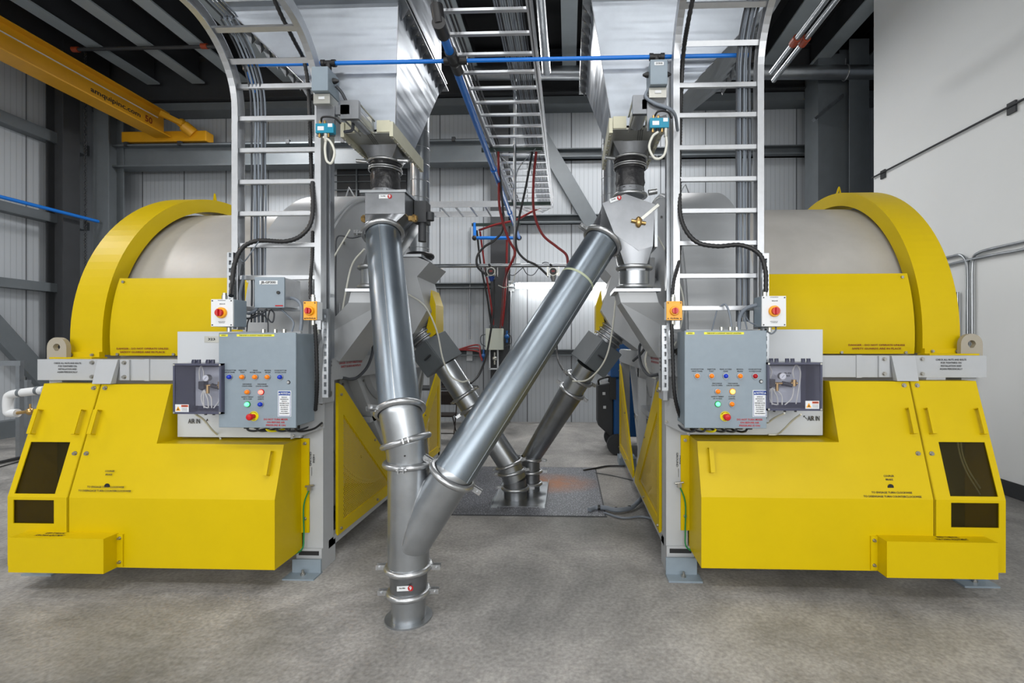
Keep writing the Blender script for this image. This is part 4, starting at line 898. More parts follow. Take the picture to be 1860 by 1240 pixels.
# =================================================================== slide gates
def gate(side, xc, label):
    L = side == 'left'; t = thing('slide_gate', label, 'slide gate', (xc, 3.4, 3.03)); z = 3.05
    mb = MB().box(xc-.165, 3.28, z, xc+.165, 3.82, z+.012); bt = mb.build('bottom_plate', STL, t)
    hp = MB()
    for r in range(3):
        for k in range(18): x = xc-.13+k*.0155; hp.cyl((x, 3.50+r*.018, z-.001), (x, 3.50+r*.018, z), .0045, n=8)
    for r in range(10):
        for k in range(3): hp.cyl((xc+(-.01 if L else .02)+k*.014+(-1 if L else 1)*(.002*r), 3.30+r*.02, z-.001), (xc+(-.01 if L else .02)+k*.014+(-1 if L else 1)*(.002*r), 3.30+r*.02, z), .0045, n=8)
    hp.build('perforation', BLK, bt, kind='stuff')
    MB().box(xc-.07, 3.46, z-.002, xc, 3.49, z).build('slot', BLK, bt)
    for sx in (-1, 1):
        x = xc+sx*.17; rl = MB().box(x-.012, 3.26, z-.03, x+.012, 3.95, z+.07).build('side_rail', BEI, t)
        for k in range(8): c = V((x-sx*.0, 3.30+k*.08, z-.03)); MB().cyl(c, c-V((0, 0, .008)), .009, n=6).build('bolt', BOLT, rl)
    for sx in (-1, 1): MB().box(xc+sx*.11-.045, 3.27, z+.005, xc+sx*.11+.045, 3.30, z+.085).build('end_block', BEI, t)
    MB().box(xc-.04, 3.25, z+.0, xc+.04, 3.29, z+.10).build('rod_bracket', STL, t)
    # pneumatic cylinder toward the viewer
    yf = 3.02; zc = z+.03
    MB().cyl((xc, yf, zc), (xc, 3.26, zc), .048).build('cylinder', ALU, t)
    for sx, sz in ((-1, -1), (1, -1), (-1, 1), (1, 1)): MB().cyl((xc+sx*.05, yf, zc+sz*.05), (xc+sx*.05, 3.27, zc+sz*.05), .006).build('tie_rod', STL, t)
    bxx = xc+(-.145 if L else .09)
    MB().box(bxx-.062, 2.99, 2.91, bxx+.055, 3.0, 3.10).build('bracket_plate', GALD, t)
    MB().box(xc-.058, 3.0, zc-.058, xc+.058, 3.03, zc+.058).build('end_cap', GALD, t); MB().box(min(bxx, xc), 3.0, zc-.03, max(bxx, xc), 3.02, zc+.03).build('mount_arm', GALD, t)
    mb = MB().box(bxx-.05, 2.955, 2.915, bxx+.065, 2.99, 2.975); sv = mb.build('solenoid_valve', TEAL, t, bev=.003)
    MB().box(bxx-.035, 2.953, 2.93, bxx+.005, 2.955, 2.955).build('label_plate', WHT, sv); MB().box(bxx+.03, 2.953, 2.95, bxx+.058, 2.955, 2.972).build('label_plate', WHT, sv)
    for k in range(3): MB().cyl((bxx-.03+.028*k, 2.97, 2.915), (bxx-.03+.028*k, 2.97, 2.893), .008, n=8).build('fitting', BRASS if k != 1 else BLK, sv)
    for k in range(2): MB().cyl((bxx-.025+.028*k, 2.97, 2.975), (bxx-.025+.028*k, 2.97, 2.995), .008, n=8).build('fitting', BRASS, sv)
    q = V((bxx, 2.96, 2.89)); MB().tube([q+V((0, 0, 0)), q+V((-.035 if not L else .045, -.005, -.03)), q+V((-.055 if not L else .075, -.01, -.10)), q+V((-.02 if not L else .055, -.01, -.165)), q+V((.03 if not L else .025, -.01, -.15)), q+V((.05 if not L else .012, -.005, -.08)), q+V((.047 if not L else .015, 0, -.02))], .0075, 9, 8).build('air_tube', WCB, t)
    MB().cyl(q+V((.047 if not L else .015, 0, -.03)), q+V((.047 if not L else .015, 0, .02)), .011).build('fitting', STL, t)
    MB().tube([V((bxx-.02, 2.97, 2.99)), V((bxx, 2.95, 3.01)), V((bxx+.06, 2.97, 3.015)), V((bxx+.09, 3.0, 2.99))], .006).build('air_tube', BLK, t)
    # control box above
    cx = bxx+(-.01 if L else .0)
    b = MB().box(cx-.052, 2.93, 3.165, cx+.052, 3.08, 3.315).build('control_box', ENC, t, bev=.004)
    if not L: MB().box(cx-.028, 2.928, 3.278, cx+.028, 2.930, 3.298).build('label_plate', WHT, b); MB().text('GV301B', (cx, 2.928, 3.288), .010, width=.04).build('lettering', INK, b)
    MB().box(cx-.055, 2.96, 3.10, cx+.05, 3.07, 3.16).build('mount', STL, t); MB().box(cx-.02, 2.955, 3.125, cx+.018, 2.96, 3.14).build('window', WHT, t)
    for sx in (-1, 1): MB().lathe((cx+sx*.052, 3.0, 3.26), (sx, 0, 0), [(0, .018), (.015, .016), (.035, .006)], 14).build('cap', BLK, b)
    MB().tube([V((cx+.06, 3.02, 3.24)), V((cx+.09, 3.05, 3.2)), V((cx+.12, 3.1, 3.1)), V((cx+.13, 3.1, 3.0)), V((cx+.10, 3.05, 2.96))] if L else [V((cx-.055, 3.0, 3.17)), V((cx-.07, 2.99, 3.12)), V((cx-.02, 2.97, 3.07)), V((cx+.1, 3.0, 3.03)), V((rxl, 3.17, 2.99))], .01, 9).build('cable', CBD if L else CAB, t)
    # outlet: square to round
    sq = [V((xc-.14, 3.46, z)), V((xc+.14, 3.46, z)), V((xc+.14, 3.76, z)), V((xc-.14, 3.76, z))]; n_ = 8; lo = []; 
    for i in range(4):
        for k in range(n_): lo.append(sq[i].lerp(sq[(i+1) % 4], k/n_))
    cc = V((xc, 3.6, z-.09)); ci = [cc+V((math.cos(a), math.sin(a), 0))*.112 for a in [math.atan2(q.y-3.61, q.x-xc) for q in lo]]
    MB().loft([lo, ci], caps=False, smooth=True).build('outlet_transition', GALD, t)
    return t
gate('left', -1.385, 'slide gate with teal valve and white hose loop under the left hopper')
gate('right', .45, 'slide gate with teal valve and white hose loop under the right hopper')
# =================================================================== round duct clamps
def clamp(c, d, r, parent, lug=(1, 0, 0), two=True):
    c = V(c); d = V(d).normalized(); l = V(lug); l = (l-d*l.dot(d)).normalized()
    o = MB().lathe(c-d*.018, d, [(0, r+.003), (.001, r+.018), (.009, r+.026), (.018, r+.029), (.027, r+.026), (.035, r+.018), (.036, r+.003)], 48, caps=False).build('clamp', CLAMP, parent)
    for sg in ((1, -1) if two else (1,)):
        e = l*sg; tn = d.cross(e); b = c+e*(r+.045)
        mb = MB(); mb.obox(b+tn*.014, e*.03, d*.014, tn*.003).obox(b-tn*.014, e*.03, d*.014, tn*.003); mb.cyl(b+e*.008-tn*.03, b+e*.008+tn*.03, .005, n=8).cyl(b+e*.008+tn*.018, b+e*.008+tn*.028, .010, n=6, smooth=False)
        mb.build('latch', CLAMP, o)
    return o
def sticker(c, ex, ey, parent, w_=.10):
    c, ex, ey = V(c), V(ex).normalized(), V(ey).normalized(); nn = ex.cross(ey)
    mb = MB(); mb.obox(c+nn*.001, ex*w_/2, ey*.014, nn*.001); mb.use(1).cyl(c+ex*w_*.42+nn*.001, c+ex*w_*.42+nn*.003, .016, n=24)
    mb.use(2).text('9', c+ex*w_*.42+nn*.003, .02, ex, ey); mb.use(3).text('Nordfab', c-ex*w_*.14+nn*.002+ey*.003, .008, ex, ey, width=w_*.4)
    mb.build('sticker', [WHT, INKR, WHT, INK], parent)
# ---- front spout: stub, reducer and Y branch
BX, BD = -.94, 2.80
t = thing('branch_pipe', 'upright galvanised Y-branch spout standing on the floor in the foreground', 'pipe', (BX, BD, 0))
Z = (0, 0, 1)
MB().cyl((BX, BD, .0), (BX, BD, .010), .135, n=48).build('floor_flange', GALV, t)
MB().cyl((BX, BD, .01), (BX, BD, .15), .098, n=48).build('stub', GALV, t)
rd = MB().cyl((BX, BD, .15), (BX, BD, .30), .102, .110, n=48).build('reducer', GALD, t)
sticker((BX+.012, BD-.108, .225), (1, 0, .07), (0, 0, 1), rd, .085)
clamp((BX, BD, .155), Z, .100, t, (1, .1, 0)); clamp((BX, BD, .30), Z, .112, t, (1, .05, 0))
MB().cyl((BX, BD, .30), (BX, BD, .90), .118, n=48).build('body', GALV, t)
DL = V((-.672, 2.76, .850)); B0 = V((BX, BD, .42))
MB().cyl(B0, DL, .116, .118, n=48).build('branch', GALV, t)
dv = (DL-B0).normalized()
lowc = []; upc = []
for k in range(61):
    a = -math.pi*.62*k/60; x = BX+.1185*math.cos(a); y = BD+.1185*math.sin(a)
    q = V((x-B0.x, y-B0.y, 0)); A_ = 1-dv.z**2; qq, qd = q.dot(q), q.dot(dv); bb = -2*qd*dv.z; cc_ = qq-qd*qd-.1175**2; dsc = bb*bb-4*A_*cc_
    if dsc < 0: break
    lowc.append(V((x, y, B0.z+(-bb-math.sqrt(dsc))/(2*A_)))); upc.append(V((x, y, B0.z+(-bb+math.sqrt(dsc))/(2*A_))))
MB().tube(upc, .0035, 6, 1).build('weld_seam', CLAMP, t)
clamp((BX, BD, .905), Z, .120, t, (.1, -1, 0), False); MB().sphere(DL, .1175, 32, 20).build('joint', GALV, t); clamp(DL, DL-B0, .120, t, (-1, 0, .6))
for q in ((BX+.02, BD-.121, 1.0), (BX+.01, BD-.119, .86)): pass
# ---- elbow segments and left down pipe
p0 = V((BX, BD, .905)); p1 = V((BX-.012, BD-.01, 1.035)); p2 = V((-.992, 2.80, 1.21)); p3 = V((-1.35, 3.46, 2.40))
t = thing('elbow_pipe', 'short segmented galvanised elbow with sloping clamp rings above the Y-branch', 'pipe', p0)
MB().cyl(p0, p1, .119, n=48).build('segment', GALV, t); MB().cyl(p1-V((0, 0, .01)), p2, .120, n=48).build('segment', GALV, t)
MB().sphere(p1, .1185, 32, 20).build('joint', GALV, t); clamp(p1+V((0, 0, .0)), (-.30, .12, 1), .121, t, (.3, -1, .3), False)
c = p0+V((.02, -.121, .07)); MB().cyl(c, c+V((0, -.006, 0)), .005, n=8).build('rivet', BLK, t)
d3 = (p3-p2).normalized()
t = thing('down_pipe', 'long galvanised pipe leaning from the left diverter down to the foreground elbow', 'pipe', p2)
MB().cyl(p2, p3, .120, n=64).build('pipe', mat('dark_galvanised', (.25, .29, .33), .9, .36, .12, 3, rvar=.05, stretch=(1, 1, .4)), t)
sm = V((.2, -1, 0)); sm = (sm-d3*sm.dot(d3)).normalized(); MB().beam(p2+sm*.1205, p3+sm*.1205, .004, .002, sm).build('seam', CLAMP, t)
MB().sphere(p2, .1195, 32, 20).build('joint', GALV, t); clamp(p2, d3, .122, t, (-.8, -1, 0), False); clamp(p3, d3, .122, t, (-1, -.4, 0), False)
# ---- diagonal pipe
r3 = V((.235, 3.44, 2.33)); dd_ = (r3-DL).normalized()
t = thing('diagonal_pipe', 'galvanised pipe slanting from the right diverter to the Y-branch, with a pale tape band', 'pipe', DL)
MB().cyl(DL, r3, .120, n=64).build('pipe', MATS['dark_galvanised'], t)
sm = V((1, -.4, 0)); sm = (sm-dd_*sm.dot(dd_)).normalized(); MB().beam(DL+sm*.1205, r3+sm*.1205, .004, .002, sm).build('seam', CLAMP, t)
c = DL.lerp(r3, .80); MB().cyl(c-dd_*.008, c+dd_*.008, .1215, n=48).build('tape_band', mat('tape', sr(170, 178, 150), 0, .5), t)
clamp(r3, dd_, .122, t, (1, .2, -.6))
# =================================================================== diverters and sleeves
def sleeve(xc, label):
    loops = []; n_ = 40; pr = [(2.955, .113), (2.935, .118), (2.925, .108), (2.905, .112), (2.885, .100), (2.86, .107), (2.82, .104), (2.79, .108), (2.76, .10), (2.735, .104)]
    for i, (z, r) in enumerate(pr): loops.append([V((xc+math.cos(2*math.pi*k/n_)*(r+random.uniform(-.003, .003)), 3.6+math.sin(2*math.pi*k/n_)*(r+random.uniform(-.003, .003)), z)) for k in range(n_)])
    t = thing('flexible_sleeve', label, 'sleeve', (xc, 3.6, 2.73)); MB().loft(loops, True, True).build('sleeve', SLV, t)
    for z, dx in ((2.965, 0), (2.915, .0), (2.90, .01)): MB().ring((xc, 3.6, z), (dx, 0, 1), .118, .011 if z > 2.95 else .006).build('hose_clamp', CLAMP, t)
    mb = MB(); mb.cyl((xc-.19, 3.52, 2.955), (xc-.12, 3.54, 2.955), .014).cyl((xc+.12, 3.54, 2.955), (xc+.19, 3.52, 2.955), .014)
    for a, b in ((-.19, -.12), (.12, .19)): MB().cyl((xc+a, 3.52, 2.955), (xc+b, 3.54, 2.955), .014).build('latch', CLAMP, t)
    return t
sleeve(-1.385, 'black fabric sleeve between the left slide gate and its diverter')
sleeve(.45, 'black fabric sleeve between the right slide gate and its diverter')
def sq2round(A, c, d, r, n_=10):
    # A: four corners, ordered; round end about c along d
    lo = []
    for i in range(4):
        for k in range(n_): lo.append(A[i].lerp(A[(i+1) % 4], k/n_))
    d = V(d).normalized(); ctr = sum(A, V())/4
    ci = []
    for q in lo:
        w_ = q-ctr; w_ = (w_-d*w_.dot(d)).normalized(); ci.append(V(c)+w_*r)
    return MB().loft([lo, ci], caps=False, smooth=True)
xc = P(700, 370, 3.42).x; xs_ = -1.385; t = thing('diverter_valve', 'grey steel diverter valve with round sticker above the left down pipe', 'diverter valve', (xc, 3.55, 2.35))
MB().box(xc-.145, 3.41, 2.53, xc+.145, 3.80, 2.685).build('body', GALD, t, bev=.003)
sticker((xc-.0, 3.41, 2.655), (1, 0, 0), (0, 0, 1), t, .085)
MB().box(xc-.18, 3.40, 2.683, xc+.155, 3.81, 2.70).build('top_flange', GALV, t); MB().cyl((xs_, 3.6, 2.70), (xs_, 3.6, 2.75), .105).build('collar', GALD, t)
A = [V((xc-.145, 3.41, 2.53)), V((xc+.145, 3.41, 2.53)), V((xc+.145, 3.62, 2.53)), V((xc-.145, 3.62, 2.53))]
sq2round(A, p3, d3, .119).build('outlet', GALD, t)
A = [V((xc-.145, 3.62, 2.53)), V((xc+.145, 3.62, 2.53)), V((xc+.145, 3.80, 2.53)), V((xc-.145, 3.80, 2.53))]
sq2round(A, (-1.74+.36*.955, 3.46, 2.12), (0, 0, 1), .108).build('outlet', GALD, t)
for sx in (-1, 1):
    q = V((xc+sx*.145, 3.5, 2.52)); MB().cyl(q, q+V((sx*.06, 0, 0)), .022, n=8).cyl(q+V((sx*.03, 0, 0)), q+V((sx*.05, 0, 0)), .03, n=6).build('shaft_fitting', BRASS, t)
MB().box(xc+.15, 3.6, 2.52, xc+.24, 3.72, 2.68).cyl((xc+.26, 3.64, 2.54), (xc+.26, 3.64, 2.60), .03).cyl((xc+.2, 3.64, 2.52), (xc+.2, 3.64, 2.38), .03).build('actuator', STEELD, t)
# right diverter, turned sideways
c0_ = V((.43, 3.55, 2.5)); t = thing('diverter_valve', 'grey steel diverter valve above the right mixer inlet, feeding the diagonal pipe', 'diverter valve', (.45, 3.55, 2.16))
pp = [(1094, 369), (1136, 352), (1190, 371), (1186, 447), (1160, 455), (1116, 425), (1088, 412)]
poly = [P(x, y, 3.40) for x, y in pp]; MB().prism(poly, (0, .36, 0)).build('body', GALD, t)
hf = poly
A = [poly[0], poly[0]+V((0, .36, 0)), poly[5]+V((0, .36, 0)), poly[5]]
MB().cyl((.45, 3.6, 2.69), (.45, 3.6, 2.75), .105).build('collar', GALD, t); o = MB().ring((.45, 3.6, 2.695), (0, 0, 1), .115, .014).build('clamp', CLAMP, t)
MB().cyl((.57, 3.5, 2.69), (.63, 3.5, 2.70), .02).build('latch', CLAMP, o)
nd = (poly[6]-poly[0]).normalized()
A = [V((poly[0].x, 3.40, poly[0].z)), V((poly[5].x, 3.40, poly[5].z)), V((poly[5].x, 3.76, poly[5].z)), V((poly[0].x, 3.76, poly[0].z))]
sq2round(A, r3, -dd_, .119).build('outlet', GALD, t)
A = [V((poly[5].x, 3.40, poly[5].z)), V((poly[3].x, 3.40, poly[3].z)), V((poly[3].x, 3.76, poly[3].z)), V((poly[5].x, 3.76, poly[5].z))]
sq2round(A, (.47, 3.52, 2.12), (0, 0, -1), .108).build('outlet', GALD, t)
q = P(1160, 403, 3.39); MB().cyl(q+V((-.05, 0, .01)), q+V((.05, 0, -.01)), .012).sphere(q, .03, sc=(.8, .8, 1.3)).build('shaft_fitting', BRASS, t)
MB().beam(q+V((.02, 0, .02)), P(1196, 372, 3.39), .02, .02).build('lever', STL, t)
sticker(P(1117, 362, 3.395), (1, 0, .35), (-.3, 0, 1), t, .075)
MB().box(poly[2].x, 3.42, poly[3].z, poly[2].x+.02, 3.8, poly[2].z).build('side_plate', GALV, t)
# =================================================================== discharge gates and pipes at the back
def disch(side, cx, sx, label, lab2):
    D = 4.95; t = thing('discharge_gate', label, 'discharge gate', (cx, D, 1.3))
    d = V((sx*.60, 0, -.80)); nrm = V((sx*.80, 0, .60)); yy = V((0, 1, 0)); c = V((cx, D, 1.50)); a = math.radians(32)
    e1 = nrm*math.cos(a)-yy*math.sin(a); e2 = nrm*math.sin(a)+yy*math.cos(a)
    MB().obox(c, d*.15, e1*.15, e2*.15).build('body', STEELG, t, bev=.004)
    f = MB().obox(c-e2*.156, d*.145, e1*.145, e2*.006).build('door', STEELG, t, bev=.003)
    q = c-e2*.17+e1*.04; MB().obox(q, d*.008, e1*.05, e2*.012).build('handle', STEELD, f)
    MB().cyl(c-d*.15, c-d*.33, .135).build('inlet_collar', GALD, t)
    for k in (-.19, -.24, -.29): MB().ring(c+d*k, d, .14, .012).build('clamp', CLAMP, t)
    MB().box(cx-sx*.32-.1, D-.12, 1.86, cx-sx*.32+.1, D+.14, 1.885).build('hinge_plate', GALD, t)
    return c, d
cL, dL = disch('left', -1.37, 1, 'dark grey square gate box on the left discharge spout at the back', '')
cR, dR = disch('right', .275, -1, 'dark grey square gate box on the right discharge spout at the back', '')
E0 = V((-.565, 5.0, .20)); S0 = V((-.62, 4.99, .36))
t = thing('discharge_pipe', 'galvanised pipe running down from the left discharge gate to the floor plate', 'pipe', (-.555, 5.0, 0))
a_ = cL+dL*.15; u_ = (S0-a_).normalized()
MB().cyl(a_, S0, .118, n=48).build('pipe', GALV, t); MB().cyl(S0-V((0, 0, .005)), E0, .122, n=48).build('segment', GALV, t); MB().cyl(E0, (-.555, 5.0, .0), .118, n=48).build('stub', GALD, t)
m1 = a_.lerp(S0, .30); m2 = a_.lerp(S0, .42); clamp(m1, u_, .12, t, (.8, -.4, .5)); clamp(m2, u_, .12, t, (-1, -.3, 0))
clamp(S0, (.38, 0, -1), .122, t, (1, -.2, .3)); clamp(S0.lerp(E0, .5)+V((0, 0, -.0)), (.2, 0, -1), .122, t, (1, -.2, .1)); clamp((-.557, 5, .115), Z, .122, t, (1, 0, 0))
t = thing('discharge_pipe', 'galvanised pipe running down from the right discharge gate behind the left one', 'pipe', (-.45, 5.3, 0))
a_ = cR+dR*.15; S1 = V((-.42, 5.25, .36)); u_ = (S1-a_).normalized(); m1 = a_.lerp(S1, .26)
MB().cyl(a_, m1, .118, n=48).build('pipe', GALV, t); MB().cyl(m1, S1, .130, .10, n=48).build('cone', GALD, t); MB().cyl(S1, (-.42, 5.25, 0), .10, n=40).build('stub', GALD, t)
clamp(m1, u_, .12, t, (1, -.3, .3)); clamp(m1-u_*.16, u_, .12, t, (-1, -.3, .3)); clamp(S1, (-.1, 0, -1), .105, t, (1, -.2, 0)); clamp((-.42, 5.25, .22), Z, .105, t); clamp((-.42, 5.25, .09), Z, .105, t)
# floor plate with angle frame
a, b = PZ(760, 935), PZ(1098, 935); c = PZ(1080, 850)
t = thing('tread_plate', 'patterned steel plate set on the floor under the discharge pipes, rust patch on its right', 'floor plate', ((a.x+b.x)/2, 5.3, 0))
MB().box(a.x-.1, 4.5, .0, b.x, c.y, .008).build('plate', TREAD, t); MB().box(a.x-.1, 4.485, 0, b.x+.02, 4.5, .006).box(b.x, 4.5, 0, b.x+.014, c.y, .006).box(a.x-.1, c.y, 0, b.x+.014, c.y+.012, .006).build('edge', STEELD, t)
for x, nm in ((P(900, 900, 4.8).x, 0), (P(986, 900, 4.8).x, 1)):
    MB().box(x-.03, 4.68, .008, x+.03, 5.55, .014).box(x+(.025 if nm else -.03), 4.68, .014, x+(.03 if nm else -.025), 5.55, .05).build('angle_frame', GALV, t)
MB().box(P(903, 900, 4.8).x, 4.72, .008, P(984, 900, 4.8).x, 5.55, .011).build('cover_sheet', GALV, t)
# =================================================================== spiral ducts
def spiral(x, D, z0, z1, label):
    t = thing('spiral_duct', label, 'duct', (x, D, z0)); MB().cyl((x, D, z0), (x, D, z1), .095, n=40).build('duct', GALV, t)
    for k in range(int((z1-z0)/.17)): MB().ring((x, D, z0+.1+.17*k), (.08, 0, 1), .0955, .0035, 32, 6).build('rib', ALU, t)
    MB().ring((x, D, z0+.02), (0, 0, 1), .115, .03).build('rubber_joint', BLK, t)
spiral(P(763, 400, 4.9).x, 4.9, 2.48, 4.0, 'upright spiral galvanised duct behind the left hopper')
spiral(P(1108, 320, 4.9).x+.01, 4.9, 2.48, 4.0, 'upright spiral galvanised duct mostly hidden behind the right slide gate')
x = P(763, 400, 4.9).x; MB().cyl((x, 4.9, 4.0), (x-.12, 5.0, 4.7), .095, n=32).build('duct_bend', GALD, label='dark duct piece bending away above the left spiral duct', cat='duct')
# =================================================================== overhead centre tray
TZ = 4.02; xl, xr = -.945, -.285
t = thing('cable_tray', 'long aluminium ladder tray overhead in the centre running back and turning left', 'cable tray', ((xl+xr)/2, 5.8, TZ-.03))
for x in (xl, xr):
    y1 = 8.35 if x == xl else 8.2
    MB().box(x-.02, 2.0, TZ-.03, x+.02, y1, TZ-.024).box(x-.02, 2.0, TZ+.07, x+.02, y1, TZ+.076).box(x-.003, 2.0, TZ-.03, x+.003, y1, TZ+.076).build('side_rail', ALU, t)
for k in range(25): y = 2.15+.264*k-.005; MB().box(xl, y-.016, TZ-.024, xr, y+.016, TZ-.004).build('rung', ALU, t)
# bend and branch to the left
pts = [V((xr, 8.2, TZ)), V((xr-.03, 8.5, TZ)), V((xr-.2, 8.8, TZ)), V((xr-.5, 8.98, TZ)), V((xr-.9, 9.02, TZ))]
cv = MB(); 
for a, b in zip(pts, pts[1:]): cv.beam(a+V((0, 0, .022)), b+V((0, 0, .022)), .012, .105)
cv.build('bend_rail', ALU, t)
for k in range(5): a = math.radians(8+18*k); MB().beam((xl-.0, 8.4, TZ-.014), (xl+.66*math.cos(a)*1.0, 8.35+.64*math.sin(a), TZ-.014), .03, .02).build('rung', ALU, t)
for y in (8.38, 9.02): MB().box(-3.1, y-.006, TZ-.03, xr-.9 if y > 9 else xl, y+.006, TZ+.076).build('side_rail', ALU, t)
for k in range(7): x = -1.2-.264*k; MB().box(x-.016, 8.38, TZ-.024, x+.016, 9.02, TZ-.004).build('rung', ALU, t)
# cables on the tray
for k in range(12):
    x = xr-.05-.018*k; pts = [V((x, 2.0, TZ+.01)), V((x-.002, 4, TZ+.012)), V((x+.004, 6, TZ+.01)), V((x, 8.2, TZ+.01))]
    MB().tube(pts, .0065, 6, 3).build('tray_cable', (CBD, CAB, CAB)[k % 3], label='thin cable lying along the right side of the overhead centre tray', cat='cable', group='cables on the overhead centre tray')
for k in range(2):
    x = xl+.06+.03*k; MB().tube([V((x, 2.0, TZ+.012)), V((x+.01, 4, TZ+.012)), V((x, 6, TZ+.012)), V((x, 8.2, TZ+.012))], .010, 7, 3).build('tray_cable', BLK, label='thick black cable lying along the left side of the overhead centre tray', cat='cable', group='black cables on the overhead centre tray')
# green struts under the tray and pole
q0, q1 = P(875, 274, 5.86), P(985, 274, 5.86); MB().box(q0.x, 5.84, TZ-.075, q1.x, 5.88, TZ-.033).build('strut_bar', WGRN, label='dark green strut bar under the centre tray where red and black hoses hang', cat='strut channel')
q0, q1 = P(915, 371, 8.1), P(1000, 371, 8.1); MB().box(q0.x, 8.08, TZ-.09, q1.x, 8.12, TZ-.033).build('strut_bar', WGRN, label='dark strut bar under the far end of the centre tray', cat='strut channel')
px_ = P(935, 400, 5.8).x
t = thing('support_pole', 'thin galvanised pole hanging through the centre tray to the cross rail', 'pole', (px_, 5.8, 2.55))
MB().cyl((px_, 5.8, 2.55), (px_, 5.8, 6.9), .018).build('pole', GALV, t); MB().box(px_-.005, 5.79, 2.56, px_+.07, 5.81, 2.64).build('bracket', GALV, t)
for sx in (-1, 1): MB().tube([V((px_, 5.8, 3.5)), V((px_+sx*.05, 5.8, 3.72)), V((px_+sx*.25, 5.8, 3.95))], .006).build('brace', GALV, t)
q0, q1 = P(783, 482, 5.8), P(1118, 482, 5.8)
MB().cyl((q0.x, 5.8, (q0.z+q1.z)/2), (q1.x, 5.8, (q0.z+q1.z)/2), .023).build('cross_rail', GALV, label='horizontal galvanised tube between the mixers carrying two pressure transmitters', cat='rail')
def tx(px, bl, label):
    c = P(px, 494, 5.75); t = thing('pressure_transmitter', label, 'pressure transmitter', c-V((0, 0, .1)))
    MB().cyl(c+V((0, -.05, 0)), c+V((0, .05, 0)), .055, n=8, smooth=False).build('housing', STL, t, bev=.004)
    MB().cyl(c+V((0, -.056, 0)), c+V((0, -.05, 0)), .042).build('display', BLK, t); MB().box(c.x-.018, c.y-.059, c.z-.008, c.x+.018, c.y-.057, c.z+.014).build('red_screen', RED, t)
    for sx in (-1, 1): MB().box(c.x+sx*.065-.008, c.y-.05, c.z-.055, c.x+sx*.065+.008, c.y+.03, c.z+.055).build('side_cover', STL if not bl else BLK, t)
    MB().cyl(c-V((0, 0, .055)), c-V((0, 0, .11)), .04, .02).build('base', mat('tx_blue', sr(25, 60, 130)) if bl else CLAMP, t); MB().cyl(c+V((-.0, .02, .05)), c+V((-.04, .02, .10)), .012).build('gland', BLK, t)
tx(893, True, 'small transmitter with dark red screen and blue base, left one under the cross rail')
tx(1005, False, 'small transmitter with dark red screen and grey base, right one under the cross rail')
# hoses
def hose(pts, r, m, label): MB().tube([P(*q) for q in pts], r, 9, 8).build('hose', m, label=label, cat='hose')
hose([(905, 276, 5.8), (906, 330, 5.78), (908, 380, 5.76), (922, 430, 5.74), (935, 455, 5.72), (932, 470, 5.72), (922, 492, 5.74), (915, 520, 6.6), (912, 560, 8.6), (908, 600, 9.6)], .016, RED, 'red hose hanging from the tray, snaking past the left transmitter')
hose([(974, 276, 5.8), (969, 330, 5.78), (970, 385, 5.76), (985, 425, 5.74), (1010, 447, 5.72), (1028, 462, 5.72), (1032, 480, 5.72)], .016, RED, 'red hose curving right from the tray to the cross rail')
hose([(967, 276, 5.8), (955, 340, 5.78), (943, 395, 5.76), (937, 430, 5.74), (940, 455, 5.72), (955, 472, 5.72), (975, 482, 5.72), (995, 500, 5.72)], .014, BLK, 'black hose hanging from the tray to the right transmitter')
hose([(903, 276, 5.8), (910, 340, 5.78), (914, 410, 5.76), (900, 435, 5.74), (880, 448, 5.72), (867, 465, 5.72), (868, 485, 5.72), (885, 500, 5.72)], .014, BLK, 'black hose hanging from the tray to the left transmitter')
hose([(866, 418, 9.2), (873, 480, 9.4), (885, 540, 9.5), (893, 598, 9.6)], .018, BLK, 'black hose on the back wall dropping to the valve cabinet')
hose([(872, 420, 9.2), (880, 480, 9.4), (890, 540, 9.5), (898, 598, 9.6)], .018, RED, 'dark red hose on the back wall beside the black one')
hose([(921, 422, 9.3), (920, 480, 9.4), (917, 540, 9.5), (912, 600, 9.6)], .022, RED, 'straight red hose running down the dark column')
hose([(898, 508, 5.7), (897, 560, 5.6), (890, 610, 5.5), (882, 650, 5.3), (870, 680, 5.1), (855, 696, 4.9)], .012, BLK, 'black hose from the left transmitter to the left discharge pipe')
hose([(1011, 620, 5.9), (1013, 650, 5.7), (1022, 670, 5.4), (1035, 685, 5.0)], .012, BLK, 'black hose behind the diagonal pipe reaching the right discharge pipe')
hose([(870, 418, 9.0), (900, 408, 8.9), (935, 400, 8.8), (965, 385, 8.7), (985, 375, 8.5)], .02, RED, 'red hose lying along the tray bend at the back')
MB().tube([P(920, 495, 5.8), P(932, 500, 5.8), P(945, 490, 5.8), P(952, 484, 5.8)], .005).build('signal_cable', CBD, label='thin dark cable drooping right of the left transmitter', cat='cable')
MB().tube([P(950, 486, 5.8), P(958, 498, 5.8), P(970, 498, 5.8), P(985, 478, 5.8), P(997, 478, 5.8), P(1000, 488, 5.8)], .005).build('signal_cable', CBD, label='thin dark cable drooping left of the right transmitter', cat='cable')
MB().tube([P(938, 485, 5.8), P(932, 510, 5.8), P(918, 522, 5.8), P(905, 518, 5.8)], .005).build('signal_cable', WCB, label='thin white cable from the cross rail to the left transmitter valve', cat='cable')
